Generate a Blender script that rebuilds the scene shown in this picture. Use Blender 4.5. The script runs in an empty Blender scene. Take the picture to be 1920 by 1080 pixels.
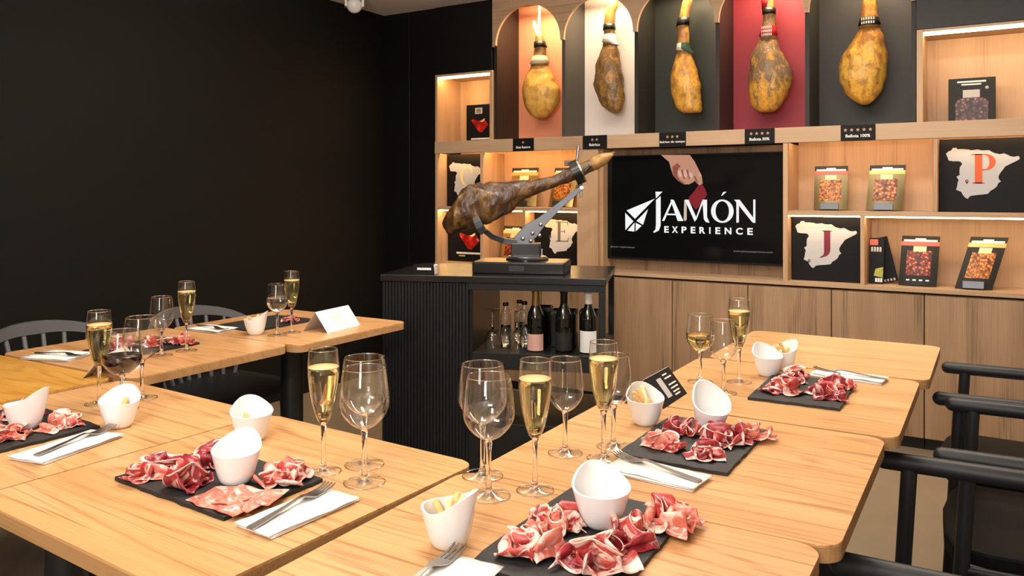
import bpy, bmesh, math, random
from mathutils import Vector, Matrix, noise

S = bpy.context.scene
COL = S.collection
PI = math.pi

# ------------------------------------------------------------------ camera, world, lights, exposure
cam_d = bpy.data.cameras.new('camera'); cam = bpy.data.objects.new('camera', cam_d); COL.objects.link(cam)
cam.location = (0, 0, 1.25); cam.rotation_euler = (PI / 2, 0, math.radians(31))
cam_d.sensor_width = 36; cam_d.lens = 36 * 1500 / 1920
cam_d.shift_y = -(540 - 362) / 1920
cam_d.clip_start = 0.05
S.camera = cam

W = bpy.data.worlds.new('world'); S.world = W; W.use_nodes = True
W.node_tree.nodes['Background'].inputs[0].default_value = (1.0, 0.9, 0.8, 1)
W.node_tree.nodes['Background'].inputs[1].default_value = 0.02

def area(name, loc, size, power, color, target=None, rot=(0, 0, 0)):
    d = bpy.data.lights.new(name, 'AREA'); d.shape = 'RECTANGLE'; d.size, d.size_y = size
    d.energy = power; d.color = color
    o = bpy.data.objects.new(name, d); COL.objects.link(o); o.location = loc
    if target:
        o.rotation_euler = (Vector(target) - Vector(loc)).to_track_quat('-Z', 'Y').to_euler()
    else:
        o.rotation_euler = rot
    return o

WHITE = (1.0, 0.90, 0.78)
area('ceiling_lamp_near', (-1.3, -0.2, 2.47), (0.9, 0.35), 16, WHITE)
area('ceiling_lamp_middle', (-1.2, 1.5, 2.47), (0.9, 0.35), 13, WHITE)
area('ceiling_lamp_back', (-0.7, 3.0, 2.47), (1.8, 0.3), 30, WHITE)
area('added_rear_light', (0.2, -1.95, 1.7), (0.6, 1.4), 25, (1.0, 0.95, 0.9), target=(-0.9, 2.2, 0.9))  # added upright soft light behind the camera, for streaks in the glasses
# two unseen up-lights added above the tables to brighten the ceiling
area('added_uplight_middle', (-1.5, 1.9, 2.12), (0.9, 0.08), 13, WHITE, rot=(PI, 0, 0))
area('added_uplight_corner', (-2.45, 2.75, 2.22), (0.5, 0.08), 11, WHITE, rot=(PI, 0, 0))
# the photographer's flash, bounced off the ceiling behind the camera
area('bounced_flash', (-0.35, -0.7, 1.75), (0.15, 0.1), 34, (1.0, 0.95, 0.88), target=(-0.8, -0.1, 2.5))

S.view_settings.view_transform = 'Standard'; S.view_settings.look = 'None'
S.view_settings.gamma = 1; S.view_settings.use_curve_mapping = False
S.view_settings.exposure = 0.66
S.cycles.transparent_max_bounces = 24
S.cycles.max_bounces = 12
S.cycles.transmission_bounces = 12

# ------------------------------------------------------------------ materials
def lin(h):
    if isinstance(h, str):
        v = [int(h[i:i + 2], 16) / 255 for i in (0, 2, 4)]
        return tuple(c / 12.92 if c <= .04045 else ((c + .055) / 1.055) ** 2.4 for c in v) + (1,)
    return tuple(h) + (1,) if len(h) == 3 else tuple(h)

def new_mat(name):
    m = bpy.data.materials.new(name); m.use_nodes = True
    nt = m.node_tree
    return m, nt, nt.nodes['Principled BSDF']

def N(nt, t, **kw):
    n = nt.nodes.new(t)
    for k, v in kw.items():
        setattr(n, k, v)
    return n

def plain(name, color, rough=0.5, metal=0.0, spec=0.5, bump=0.0, bscale=200, var=0.0, coat=0.0):
    m, nt, b = new_mat(name)
    b.inputs['Base Color'].default_value = lin(color)
    b.inputs['Roughness'].default_value = rough
    b.inputs['Metallic'].default_value = metal
    b.inputs['Specular IOR Level'].default_value = spec
    b.inputs['Coat Weight'].default_value = coat
    tc = N(nt, 'ShaderNodeTexCoord')
    nz = N(nt, 'ShaderNodeTexNoise'); nz.inputs['Scale'].default_value = bscale; nz.inputs['Detail'].default_value = 3
    nt.links.new(tc.outputs['Object'], nz.inputs['Vector'])
    if bump:
        bp = N(nt, 'ShaderNodeBump'); bp.inputs['Strength'].default_value = bump; bp.inputs['Distance'].default_value = 0.002
        nt.links.new(nz.outputs['Fac'], bp.inputs['Height']); nt.links.new(bp.outputs['Normal'], b.inputs['Normal'])
    if var:
        mx = N(nt, 'ShaderNodeMix', data_type='RGBA')
        c = lin(color)
        mx.inputs[6].default_value = tuple(x * (1 - var) for x in c[:3]) + (1,)
        mx.inputs[7].default_value = tuple(min(1, x * (1 + var)) for x in c[:3]) + (1,)
        nt.links.new(nz.outputs['Fac'], mx.inputs[0]); nt.links.new(mx.outputs[2], b.inputs['Base Color'])
    return m

def wood(name, light, mid, dark, grain=(1, 0, 0), rough=0.4, ring=9.0, streak=0.5, coat=0.0, spec=0.4):
    """oak veneer: cathedral rings from a distorted band pattern plus long pores along the grain"""
    m, nt, b = new_mat(name)
    L = nt.links.new
    tc = N(nt, 'ShaderNodeTexCoord'); oi = N(nt, 'ShaderNodeObjectInfo')
    add = N(nt, 'ShaderNodeVectorMath', operation='MULTIPLY_ADD')
    cmb = N(nt, 'ShaderNodeCombineXYZ')
    for i in range(3): L(oi.outputs['Random'], cmb.inputs[i])
    add.inputs[1].default_value = (7.3, 5.1, 3.7)
    L(cmb.outputs[0], add.inputs[0]); L(tc.outputs['Object'], add.inputs[2])
    def mapped(along, across):
        mp = N(nt, 'ShaderNodeMapping')
        mp.inputs['Scale'].default_value = tuple(along if g else across for g in grain)
        L(add.outputs[0], mp.inputs['Vector']); return mp
    m1 = mapped(0.34, 4.2)
    n1 = N(nt, 'ShaderNodeTexNoise'); n1.inputs['Scale'].default_value = 1.5; n1.inputs['Detail'].default_value = 2
    n1.inputs['Roughness'].default_value = 0.45
    L(m1.outputs[0], n1.inputs['Vector'])
    mul = N(nt, 'ShaderNodeMath', operation='MULTIPLY'); mul.inputs[1].default_value = ring * 6.0
    L(n1.outputs['Fac'], mul.inputs[0])
    sn = N(nt, 'ShaderNodeMath', operation='SINE'); L(mul.outputs[0], sn.inputs[0])
    m2 = mapped(2.0, 190)
    n2 = N(nt, 'ShaderNodeTexNoise'); n2.inputs['Scale'].default_value = 1.6; n2.inputs['Detail'].default_value = 4
    n2.inputs['Roughness'].default_value = 0.65
    L(m2.outputs[0], n2.inputs['Vector'])
    m3 = mapped(0.5, 5)
    n3 = N(nt, 'ShaderNodeTexNoise'); n3.inputs['Scale'].default_value = 2.0; n3.inputs['Detail'].default_value = 2
    L(m3.outputs[0], n3.inputs['Vector'])
    r1 = N(nt, 'ShaderNodeMapRange'); r1.inputs['From Min'].default_value = 0.1; r1.inputs['From Max'].default_value = 1.0
    L(sn.outputs[0], r1.inputs['Value'])
    # rings are broken up by the pores
    pr = N(nt, 'ShaderNodeMapRange'); pr.inputs['From Min'].default_value = 0.38; pr.inputs['From Max'].default_value = 0.68
    L(n2.outputs['Fac'], pr.inputs['Value'])
    k1 = N(nt, 'ShaderNodeMath', operation='MULTIPLY'); L(r1.outputs[0], k1.inputs[0]); L(pr.outputs[0], k1.inputs[1])
    k2 = N(nt, 'ShaderNodeMath', operation='MULTIPLY_ADD'); L(pr.outputs[0], k2.inputs[0]); k2.inputs[1].default_value = streak * .5
    k3 = N(nt, 'ShaderNodeMath', operation='MULTIPLY'); L(k1.outputs[0], k3.inputs[0]); k3.inputs[1].default_value = 0.85
    L(k3.outputs[0], k2.inputs[2])
    r3 = N(nt, 'ShaderNodeMapRange'); r3.inputs['From Min'].default_value = .35; r3.inputs['From Max'].default_value = .65
    L(n3.outputs['Fac'], r3.inputs['Value'])
    mx1 = N(nt, 'ShaderNodeMix', data_type='RGBA'); mx1.inputs[6].default_value = lin(light); mx1.inputs[7].default_value = lin(mid)
    L(r3.outputs[0], mx1.inputs[0])
    mx2 = N(nt, 'ShaderNodeMix', data_type='RGBA'); mx2.inputs[7].default_value = lin(dark)
    L(k2.outputs[0], mx2.inputs[0]); L(mx1.outputs[2], mx2.inputs[6])
    L(mx2.outputs[2], b.inputs['Base Color'])
    b.inputs['Roughness'].default_value = rough; b.inputs['Coat Weight'].default_value = coat
    b.inputs['Specular IOR Level'].default_value = spec
    bp = N(nt, 'ShaderNodeBump'); bp.inputs['Strength'].default_value = 0.12; bp.inputs['Distance'].default_value = 0.001; bp.invert = True
    L(n2.outputs['Fac'], bp.inputs['Height']); L(bp.outputs['Normal'], b.inputs['Normal'])
    return m

def thin_glass(name, tint=(0.97, 0.985, 0.98), base=0.02, edge=0.75, power=2.6):
    """thin walled glass: clear through, mirrors more towards grazing angles"""
    m = bpy.data.materials.new(name); m.use_nodes = True; nt = m.node_tree; nt.nodes.clear(); L = nt.links.new
    out = N(nt, 'ShaderNodeOutputMaterial'); tr = N(nt, 'ShaderNodeBsdfTransparent'); gl = N(nt, 'ShaderNodeBsdfGlossy')
    tr.inputs[0].default_value = tint + (1,); gl.inputs['Roughness'].default_value = 0.03
    lw = N(nt, 'ShaderNodeLayerWeight'); lw.inputs['Blend'].default_value = 0.5
    pw = N(nt, 'ShaderNodeMath', operation='POWER'); pw.inputs[1].default_value = power
    L(lw.outputs['Facing'], pw.inputs[0])
    ma = N(nt, 'ShaderNodeMath', operation='MULTIPLY_ADD'); ma.inputs[1].default_value = edge; ma.inputs[2].default_value = base
    L(pw.outputs[0], ma.inputs[0])
    mx = N(nt, 'ShaderNodeMixShader'); L(ma.outputs[0], mx.inputs[0]); L(tr.outputs[0], mx.inputs[1]); L(gl.outputs[0], mx.inputs[2])
    L(mx.outputs[0], out.inputs[0])
    return m

def solid_glass(name, color=(1, 1, 1), ior=1.45, rough=0.0):
    m, nt, b = new_mat(name)
    b.inputs['Base Color'].default_value = lin(color); b.inputs['Transmission Weight'].default_value = 1
    b.inputs['Roughness'].default_value = rough; b.inputs['IOR'].default_value = ior
    return m

def emit(name, color, strength):
    m = bpy.data.materials.new(name); m.use_nodes = True; nt = m.node_tree; nt.nodes.clear()
    out = N(nt, 'ShaderNodeOutputMaterial'); e = N(nt, 'ShaderNodeEmission')
    e.inputs[0].default_value = lin(color); e.inputs[1].default_value = strength
    nt.links.new(e.outputs[0], out.inputs[0]); return m

def ham_mat(name, fat, skin, dark, zc, zw, amount=0.5, scale=22.0):
    """cured ham rind: fat below height zc (local), brown skin above, mottled"""
    m, nt, b = new_mat(name); L = nt.links.new
    tc = N(nt, 'ShaderNodeTexCoord')
    mp = N(nt, 'ShaderNodeMapping'); mp.inputs['Scale'].default_value = (1, 1, .55); L(tc.outputs['Object'], mp.inputs['Vector'])
    n1 = N(nt, 'ShaderNodeTexNoise'); n1.inputs['Scale'].default_value = scale; n1.inputs['Detail'].default_value = 5; n1.inputs['Roughness'].default_value = .62
    n1.inputs['Distortion'].default_value = 0.6
    L(mp.outputs[0], n1.inputs['Vector'])
    n2 = N(nt, 'ShaderNodeTexNoise'); n2.inputs['Scale'].default_value = scale * 2.3; n2.inputs['Detail'].default_value = 4; n2.inputs['Roughness'].default_value = .7
    L(tc.outputs['Object'], n2.inputs['Vector'])
    sp = N(nt, 'ShaderNodeSeparateXYZ'); L(tc.outputs['Object'], sp.inputs[0])
    g = N(nt, 'ShaderNodeMapRange'); g.inputs['From Min'].default_value = zc - zw; g.inputs['From Max'].default_value = zc + zw
    L(sp.outputs['Z'], g.inputs['Value'])
    s1 = N(nt, 'ShaderNodeMath', operation='MULTIPLY_ADD'); s1.inputs[1].default_value = 5.0; s1.inputs[2].default_value = -2.5
    L(n1.outputs['Fac'], s1.inputs[0])
    ad = N(nt, 'ShaderNodeMath', operation='ADD', use_clamp=True); L(s1.outputs[0], ad.inputs[0]); L(g.outputs[0], ad.inputs[1])
    mx = N(nt, 'ShaderNodeMix', data_type='RGBA'); mx.inputs[6].default_value = lin(fat); mx.inputs[7].default_value = lin(skin)
    L(ad.outputs[0], mx.inputs[0])
    r = N(nt, 'ShaderNodeMapRange'); r.inputs['From Min'].default_value = .5; r.inputs['From Max'].default_value = .68; r.inputs['To Max'].default_value = amount
    L(n2.outputs['Fac'], r.inputs['Value'])
    mx2 = N(nt, 'ShaderNodeMix', data_type='RGBA'); mx2.inputs[7].default_value = lin(dark); L(mx.outputs[2], mx2.inputs[6]); L(r.outputs[0], mx2.inputs[0])
    L(mx2.outputs[2], b.inputs['Base Color']); b.inputs['Roughness'].default_value = .34
    bp = N(nt, 'ShaderNodeBump'); bp.inputs['Strength'].default_value = .8; bp.inputs['Distance'].default_value = .009
    L(n1.outputs['Fac'], bp.inputs['Height']); L(bp.outputs['Normal'], b.inputs['Normal'])
    return m

def slice_mat(name, meat, meat2, fat, k=0.0):
    """sliced cured ham, streaks of fat run along the ribbon (UV: x along, y across)"""
    m, nt, b = new_mat(name); L = nt.links.new
    uv = N(nt, 'ShaderNodeTexCoord'); oi = N(nt, 'ShaderNodeObjectInfo')
    add = N(nt, 'ShaderNodeVectorMath', operation='ADD'); L(uv.outputs['UV'], add.inputs[0])
    cm = N(nt, 'ShaderNodeCombineXYZ'); mu = N(nt, 'ShaderNodeMath', operation='MULTIPLY'); mu.inputs[1].default_value = 17
    L(oi.outputs['Random'], mu.inputs[0]); L(mu.outputs[0], cm.inputs[0]); L(mu.outputs[0], cm.inputs[1]); L(cm.outputs[0], add.inputs[1])
    mp = N(nt, 'ShaderNodeMapping'); mp.inputs['Scale'].default_value = (3.0, 3.2, 1); L(add.outputs[0], mp.inputs['Vector'])
    n1 = N(nt, 'ShaderNodeTexNoise'); n1.inputs['Scale'].default_value = 1.2; n1.inputs['Detail'].default_value = 3; n1.inputs['Distortion'].default_value = 1.0
    L(mp.outputs[0], n1.inputs['Vector'])
    n2 = N(nt, 'ShaderNodeTexNoise'); n2.inputs['Scale'].default_value = 2.5; n2.inputs['Detail'].default_value = 2
    L(mp.outputs[0], n2.inputs['Vector'])
    sp = N(nt, 'ShaderNodeSeparateXYZ'); L(uv.outputs['UV'], sp.inputs[0])
    e = N(nt, 'ShaderNodeMapRange'); e.inputs['From Min'].default_value = .68; e.inputs['From Max'].default_value = 1.0; e.inputs['To Max'].default_value = .26
    L(sp.outputs['Y'], e.inputs['Value'])
    ad = N(nt, 'ShaderNodeMath', operation='ADD'); L(n1.outputs['Fac'], ad.inputs[0]); L(e.outputs[0], ad.inputs[1])
    r = N(nt, 'ShaderNodeMapRange'); r.inputs['From Min'].default_value = .57 - k; r.inputs['From Max'].default_value = .68 - k
    L(ad.outputs[0], r.inputs['Value'])
    mx = N(nt, 'ShaderNodeMix', data_type='RGBA'); mx.inputs[6].default_value = lin(meat); mx.inputs[7].default_value = lin(meat2)
    r2 = N(nt, 'ShaderNodeMapRange'); r2.inputs['From Min'].default_value = .38; r2.inputs['From Max'].default_value = .62
    L(n2.outputs['Fac'], r2.inputs['Value']); L(r2.outputs[0], mx.inputs[0])
    mx2 = N(nt, 'ShaderNodeMix', data_type='RGBA'); mx2.inputs[7].default_value = lin(fat); L(mx.outputs[2], mx2.inputs[6]); L(r.outputs[0], mx2.inputs[0])
    L(mx2.outputs[2], b.inputs['Base Color']); b.inputs['Roughness'].default_value = .34
    b.inputs['Subsurface Weight'].default_value = 0.0
    return m

def snack_print(name, c1, c2, c3, scale):
    m, nt, b = new_mat(name); L = nt.links.new
    tc = N(nt, 'ShaderNodeTexCoord')
    v = N(nt, 'ShaderNodeTexVoronoi'); v.inputs['Scale'].default_value = scale; L(tc.outputs['Object'], v.inputs['Vector'])
    cr = N(nt, 'ShaderNodeValToRGB'); e = cr.color_ramp.elements
    e[0].position = .0; e[0].color = lin(c1); e[1].position = .75; e[1].color = lin(c3)
    x = cr.color_ramp.elements.new(.35); x.color = lin(c2)
    L(v.outputs['Distance'], cr.inputs[0])
    sp = N(nt, 'ShaderNodeSeparateColor'); L(v.outputs['Color'], sp.inputs[0])
    mx = N(nt, 'ShaderNodeMix', data_type='RGBA', blend_type='MULTIPLY'); mx.inputs[0].default_value = .8
    L(cr.outputs[0], mx.inputs[6])
    mr = N(nt, 'ShaderNodeMapRange'); mr.inputs['To Min'].default_value = .35; mr.inputs['To Max'].default_value = 1.15
    L(sp.outputs[0], mr.inputs['Value'])
    cc = N(nt, 'ShaderNodeCombineColor'); [L(mr.outputs[0], cc.inputs[i]) for i in range(3)]
    L(cc.outputs[0], mx.inputs[7]); L(mx.outputs[2], b.inputs['Base Color']); b.inputs['Roughness'].default_value = .4
    return m

M = {}
M['table'] = wood('oak_table_veneer', (.66, .385, .175), (.575, .31, .125), (.33, .135, .042), (1, 0, 0), rough=.33, ring=20, streak=.72, spec=.42)
M['table_gold'] = wood('golden_table_veneer', (.64, .345, .075), (.57, .28, .045), (.38, .155, .022), (1, 0, 0), rough=.33, ring=20, streak=.72, spec=.42)
M['edge'] = wood('table_edge_band', (.45, .25, .11), (.40, .22, .09), (.28, .14, .05), (1, 0, 0), rough=.4)
M['cab'] = wood('greyed_oak_front', (.41, .265, .155), (.34, .21, .12), (.15, .085, .045), (0, 0, 1), rough=.5, ring=4, streak=.75)
M['oak'] = wood('light_oak_shelf', (.58, .38, .225), (.52, .335, .195), (.36, .21, .11), (0, 0, 1), rough=.5, ring=3, streak=.6)
M['oak_x'] = wood('light_oak_beam', (.54, .37, .235), (.49, .33, .20), (.34, .21, .115), (1, 0, 0), rough=.5, ring=3, streak=.6)
M['black_wall'] = plain('black_textured_paint', (.0040, .0039, .0031), .65, bump=.5, bscale=160, spec=.22)
M['black_panel'] = plain('matt_black_panel', (.0035, .0034, .0035), .5, spec=.25)
M['charcoal'] = plain('charcoal_panel', (.035, .035, .038), .55, spec=.3, var=.12, bscale=30)
M['ceil'] = plain('ceiling_paint', (.74, .69, .63), .9)
M['cream'] = plain('warm_white_wall_paint', (.62, .56, .48), .9)
M['floor'] = plain('taupe_floor', (.22, .17, .115), .55, var=.12, bscale=6)
M['black'] = plain('black_lacquer', (.008, .008, .009), .24, spec=.4)
M['cart'] = plain('black_stained_ash', (.0065, .007, .0075), .5, bump=.25, bscale=120, spec=.3)
M['black_metal'] = plain('black_powder_coat', (.010, .010, .011), .45, bump=.15, bscale=400)
M['chair'] = plain('black_chair_paint', (.015, .0157, .018), .45, bump=.08, bscale=500, spec=.35)
M['seat'] = plain('black_leatherette', (.0045, .0045, .005), .6, bump=.2, bscale=260, spec=.10)
M['chair_grey'] = plain('dark_grey_chair_paint', (.11, .107, .118), .42)
M['porcelain'] = plain('white_porcelain', (.80, .80, .80), .12, spec=.5)
M['slate'] = plain('black_slate', (.0105, .0112, .0125), .62, bump=.9, bscale=70, var=.35)
M['fork'] = plain('fork_steel', (.34, .33, .32), .3, metal=1.0)
M['steel'] = plain('brushed_steel', (.13, .135, .15), .40, metal=1.0)
M['chrome'] = plain('polished_steel', (.45, .45, .47), .25, metal=1.0)
M['paper'] = plain('white_paper', (.80, .78, .75), .85, bump=.15, bscale=300)
M['paper_grey'] = plain('pale_grey_card_stock', (.62, .56, .53), .85)  # pale greyish card, darker than the white paper
M['bread'] = plain('toasted_bread', (.72, .44, .17), .7, var=.3, bscale=120)
M['bread_pale'] = plain('pale_bread', (.80, .62, .34), .7, var=.2, bscale=120)
M['glass'] = thin_glass('clear_glass', (.975, .985, .98), .085, .90, 2.7)
M['stem'] = solid_glass('stem_glass', (1, 1, 1), 1.45)
M['foot'] = thin_glass('foot_glass', (.96, .965, .955), .07, .8, 4.0)
M['champagne'] = solid_glass('sparkling_wine', (.95, .84, .44), 1.34)
M['whitewine'] = solid_glass('white_wine', (.92, .82, .42), 1.34)
M['water'] = solid_glass('water', (.97, .98, .98), 1.33)
M['redwine'] = plain('red_wine', (.012, .001, .002), .04, spec=.6)
M['foam'] = plain('bubbly_surface', (.80, .60, .26), .4)
M['led'] = emit('warm_led_strip', (1.0, .60, .23), 40.0)
M['led_soft'] = emit('soft_led_strip', (1.0, .69, .38), 24.0)
M['print_white'] = plain('white_print', (.78, .78, .76), .6)
M['print_gold'] = plain('gold_print', (.70, .45, .12), .6)
M['star'] = plain('bronze_star_print', (.55, .30, .16), .6)
M['letter_orange'] = plain('orange_letter', (.62, .10, .025), .6)
M['letter_wine'] = plain('maroon_letter', (.17, .008, .03), .6)
M['letter_grey'] = plain('grey_letter', (.11, .10, .085), .6)
M['letter_cream'] = plain('pale_gold_letter', (.80, .66, .24), .6)
M['map'] = plain('white_map_print', (.47, .475, .49), .7)
M['map_line'] = plain('map_border_grey', (.50, .49, .48), .7)
M['poster'] = plain('black_poster', (.005, .005, .006), .55, spec=.2)
M['screen'] = plain('screen_black', (.004, .0045, .005), .12, spec=.3)
M['scr_white'] = emit('screen_white', (.95, .95, .95), .62)
M['scr_dim'] = emit('screen_grey', (.5, .5, .5), .28)
M['scr_skin'] = emit('screen_skin', (.80, .40, .26), .42)
M['scr_skin_shade'] = emit('screen_skin_shade', (.45, .13, .08), .42)
M['scr_nail'] = emit('screen_nail', (.92, .60, .46), .45)
M['scr_meat'] = emit('screen_meat', (.36, .035, .045), .42)
M['scr_tan'] = emit('screen_tan', (.80, .66, .50), .50)
M['gold_foil'] = plain('gold_foil', (.52, .36, .13), .3, metal=.85)
M['olive_foil'] = plain('olive_foil', (.20, .155, .07), .36, metal=.6)
M['dark_pack'] = plain('charcoal_pouch', (.022, .022, .020), .5, spec=.2)
M['red_band'] = plain('coral_band', (.50, .10, .06), .45)
M['gold_band'] = plain('gold_band', (.62, .40, .13), .4, metal=.3)
M['cream_label'] = plain('cream_label', (.74, .62, .38), .55)
M['nuts_orange'] = snack_print('orange_nuts_print', '#f0b060'[1:], 'e08a30', '6a2c08', 90)
M['nuts_mixed'] = snack_print('mixed_nuts_print', 'f2d9a0', 'c06a30', '3a0d08', 70)
M['nuts_red'] = snack_print('fruit_nuts_print', 'f0c080', 'a03020', '2a0606', 70)
M['nuts_dark'] = snack_print('dark_berries_print', 'c09080', '603030', '150a0c', 60)
M['meat_print'] = snack_print('meat_print', 'f0b0a0', 'd82a20', '8a0a0a', 26)
M['salmon'] = plain('salmon_panel', (.74, .29, .16), .6)
M['white_panel'] = plain('white_panel', (.74, .71, .70), .6)
M['green_panel'] = plain('dark_green_panel', (.014, .019, .017), .55)
M['wine_panel'] = plain('burgundy_panel', (.26, .018, .035), .6)
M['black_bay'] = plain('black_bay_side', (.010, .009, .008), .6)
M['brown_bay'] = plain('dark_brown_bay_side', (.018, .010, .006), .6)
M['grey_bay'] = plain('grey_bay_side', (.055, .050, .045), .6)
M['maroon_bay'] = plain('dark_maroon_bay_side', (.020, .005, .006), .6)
M['bottle'] = plain('dark_bottle_glass', (.004, .005, .004), .06, spec=.8)
M['pink_label'] = plain('pink_label', (.62, .36, .30), .6)
M['white_plastic'] = plain('white_plastic', (.72, .70, .68), .35)
M['rope'] = plain('pale_rope', (.74, .58, .33), .8, bump=.4, bscale=300)
M['hoof'] = plain('horn', (.27, .145, .038), .45, var=.6, bscale=60)
M['hoof_dark'] = plain('dark_horn', (.10, .05, .015), .4, var=.6, bscale=60)
M['tie_black'] = plain('black_tag', (.012, .011, .010), .4)
M['collar_white'] = plain('white_collar', (.78, .74, .68), .6)
M['collar_cream'] = plain('cream_collar', (.76, .62, .40), .6)
M['collar_red'] = plain('red_collar', (.50, .012, .02), .5)
M['collar_green'] = plain('green_collar', (.02, .06, .035), .5)
M['slice_a'] = slice_mat('cured_slice_red', (.36, .028, .030), (.55, .085, .065), (.84, .60, .52), .05)
M['slice_b'] = slice_mat('cured_slice_pink', (.58, .12, .085), (.74, .25, .18), (.86, .62, .53), .02)
M['slice_c'] = slice_mat('cured_slice_dark', (.20, .012, .022), (.36, .03, .04), (.80, .55, .50), 0.01)
M['lens'] = plain('camera_lens', (.008, .008, .009), .1)

# ------------------------------------------------------------------ mesh helpers
def finish(name, bm, mat, parent=None, smooth=False, auto=None, loc=None, rot=None):
    bmesh.ops.recalc_face_normals(bm, faces=bm.faces[:])
    me = bpy.data.meshes.new(name); bm.to_mesh(me); bm.free()
    for m_ in (mat if isinstance(mat, (list, tuple)) else [mat]):
        me.materials.append(m_)
    if smooth:
        for p in me.polygons: p.use_smooth = True
        if auto:
            try: me.set_sharp_from_angle(angle=math.radians(auto))
            except Exception: pass
    o = bpy.data.objects.new(name, me); COL.objects.link(o)
    if parent: o.parent = parent
    if loc: o.location = loc
    if rot: o.rotation_euler = rot
    return o

def tag(o, label, cat, group=None):
    o['label'] = label; o['category'] = cat
    if group: o['group'] = group
    return o

def thing(name, label, cat, loc=(0, 0, 0), rz=0.0, group=None, rot=None):
    o = bpy.data.objects.new(name, None); COL.objects.link(o); o.location = loc
    o.rotation_euler = rot if rot else (0, 0, rz); o.empty_display_size = .05
    return tag(o, label, cat, group)

def struct(o):
    o['kind'] = 'structure'; return o

def add_box(bm, x0, x1, y0, y1, z0, z1, bev=0.0, seg=2):
    r = bmesh.ops.create_cube(bm, size=1)
    vs = r['verts']
    bmesh.ops.scale(bm, vec=(x1 - x0, y1 - y0, z1 - z0), verts=vs)
    bmesh.ops.translate(bm, vec=((x0 + x1) / 2, (y0 + y1) / 2, (z0 + z1) / 2), verts=vs)
    if bev:
        es = list({e for v in vs for e in v.link_edges})
        bmesh.ops.bevel(bm, geom=es, offset=bev, segments=seg, affect='EDGES', profile=.5)

def box(name, x0, x1, y0, y1, z0, z1, mat, parent=None, bev=0.0015, seg=1, **kw):
    bm = bmesh.new(); add_box(bm, x0, x1, y0, y1, z0, z1, bev, seg)
    return finish(name, bm, mat, parent, **kw)

def obox(name, x0, x1, y0, y1, z0, z1, mat, parent=None, bev=.0015, seg=1, **kw):
    """box whose own origin sits at its centre, so that each gets its own wood figure"""
    c = ((x0 + x1) / 2, (y0 + y1) / 2, (z0 + z1) / 2)
    return box(name, x0 - c[0], x1 - c[0], y0 - c[1], y1 - c[1], z0 - c[2], z1 - c[2], mat, parent, bev, seg, loc=c, **kw)

def add_lathe(bm, prof, seg=32, cx=0, cy=0, cz=0, cap0=True, cap1=True, fx=1.0, fy=1.0):
    rings = []
    for r, z in prof:
        rings.append([bm.verts.new((cx + fx * r * math.cos(2 * PI * i / seg), cy + fy * r * math.sin(2 * PI * i / seg), cz + z)) for i in range(seg)])
    for a, b in zip(rings, rings[1:]):
        for i in range(seg):
            j = (i + 1) % seg
            bm.faces.new((a[i], a[j], b[j], b[i]))
    if cap0: bm.faces.new(rings[0][::-1])
    if cap1: bm.faces.new(rings[-1])

def lathe(name, prof, mat, parent=None, seg=32, cap0=True, cap1=True, auto=None, **kw):
    bm = bmesh.new(); add_lathe(bm, prof, seg, cap0=cap0, cap1=cap1)
    return finish(name, bm, mat, parent, smooth=True, auto=auto, **kw)

def add_tube(bm, pts, rads, seg=12, cap=True, sx=1.0):
    pts = [Vector(p) for p in pts]
    if not isinstance(rads, (list, tuple)): rads = [rads] * len(pts)
    rings = []
    ref = Vector((0, 0, 1))
    for i, p in enumerate(pts):
        t = (pts[min(i + 1, len(pts) - 1)] - pts[max(i - 1, 0)]).normalized()
        r_ = ref if abs(t.dot(ref)) < .95 else Vector((0, 1, 0))
        u = t.cross(r_).normalized(); v = u.cross(t).normalized()
        rings.append([bm.verts.new(p + (u * math.cos(2 * PI * k / seg) * sx + v * math.sin(2 * PI * k / seg)) * rads[i]) for k in range(seg)])
    for a, b in zip(rings, rings[1:]):
        for k in range(seg):
            j = (k + 1) % seg; bm.faces.new((a[k], a[j], b[j], b[k]))
    if cap:
        bm.faces.new(rings[0][::-1]); bm.faces.new(rings[-1])

def tube(name, pts, rads, mat, parent=None, seg=12, **kw):
    bm = bmesh.new(); add_tube(bm, pts, rads, seg)
    return finish(name, bm, mat, parent, smooth=True, auto=50, **kw)

def rounded_tube(name, pts, r, mat, parent=None, seg=14, **kw):
    """tube with round ends"""
    pts = [Vector(p) for p in pts]
    d0 = (pts[0] - pts[1]).normalized(); d1 = (pts[-1] - pts[-2]).normalized()
    P, R_ = [], []
    for a in (80, 55, 28):
        P.append(pts[0] + d0 * r * math.sin(math.radians(a)) * .9); R_.append(r * math.cos(math.radians(a)))
    for p in pts: P.append(p); R_.append(r)
    for a in (28, 55, 80):
        P.append(pts[-1] + d1 * r * math.sin(math.radians(a)) * .9); R_.append(r * math.cos(math.radians(a)))
    bm = bmesh.new(); add_tube(bm, P, R_, seg)
    return finish(name, bm, mat, parent, smooth=True, **kw)

def add_prism_xz(bm, pts, y0, y1):
    """outline in the x-z plane, thick from y0 (front) to y1 (back)"""
    a = [bm.verts.new((x, y0, z)) for x, z in pts]; b = [bm.verts.new((x, y1, z)) for x, z in pts]
    bm.faces.new(a); bm.faces.new(b[::-1])
    n = len(pts)
    for i in range(n):
        j = (i + 1) % n; bm.faces.new((a[j], a[i], b[i], b[j]))

def prism_xz(name, pts, y0, y1, mat, parent=None, **kw):
    bm = bmesh.new(); add_prism_xz(bm, pts, y0, y1); return finish(name, bm, mat, parent, **kw)

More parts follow.
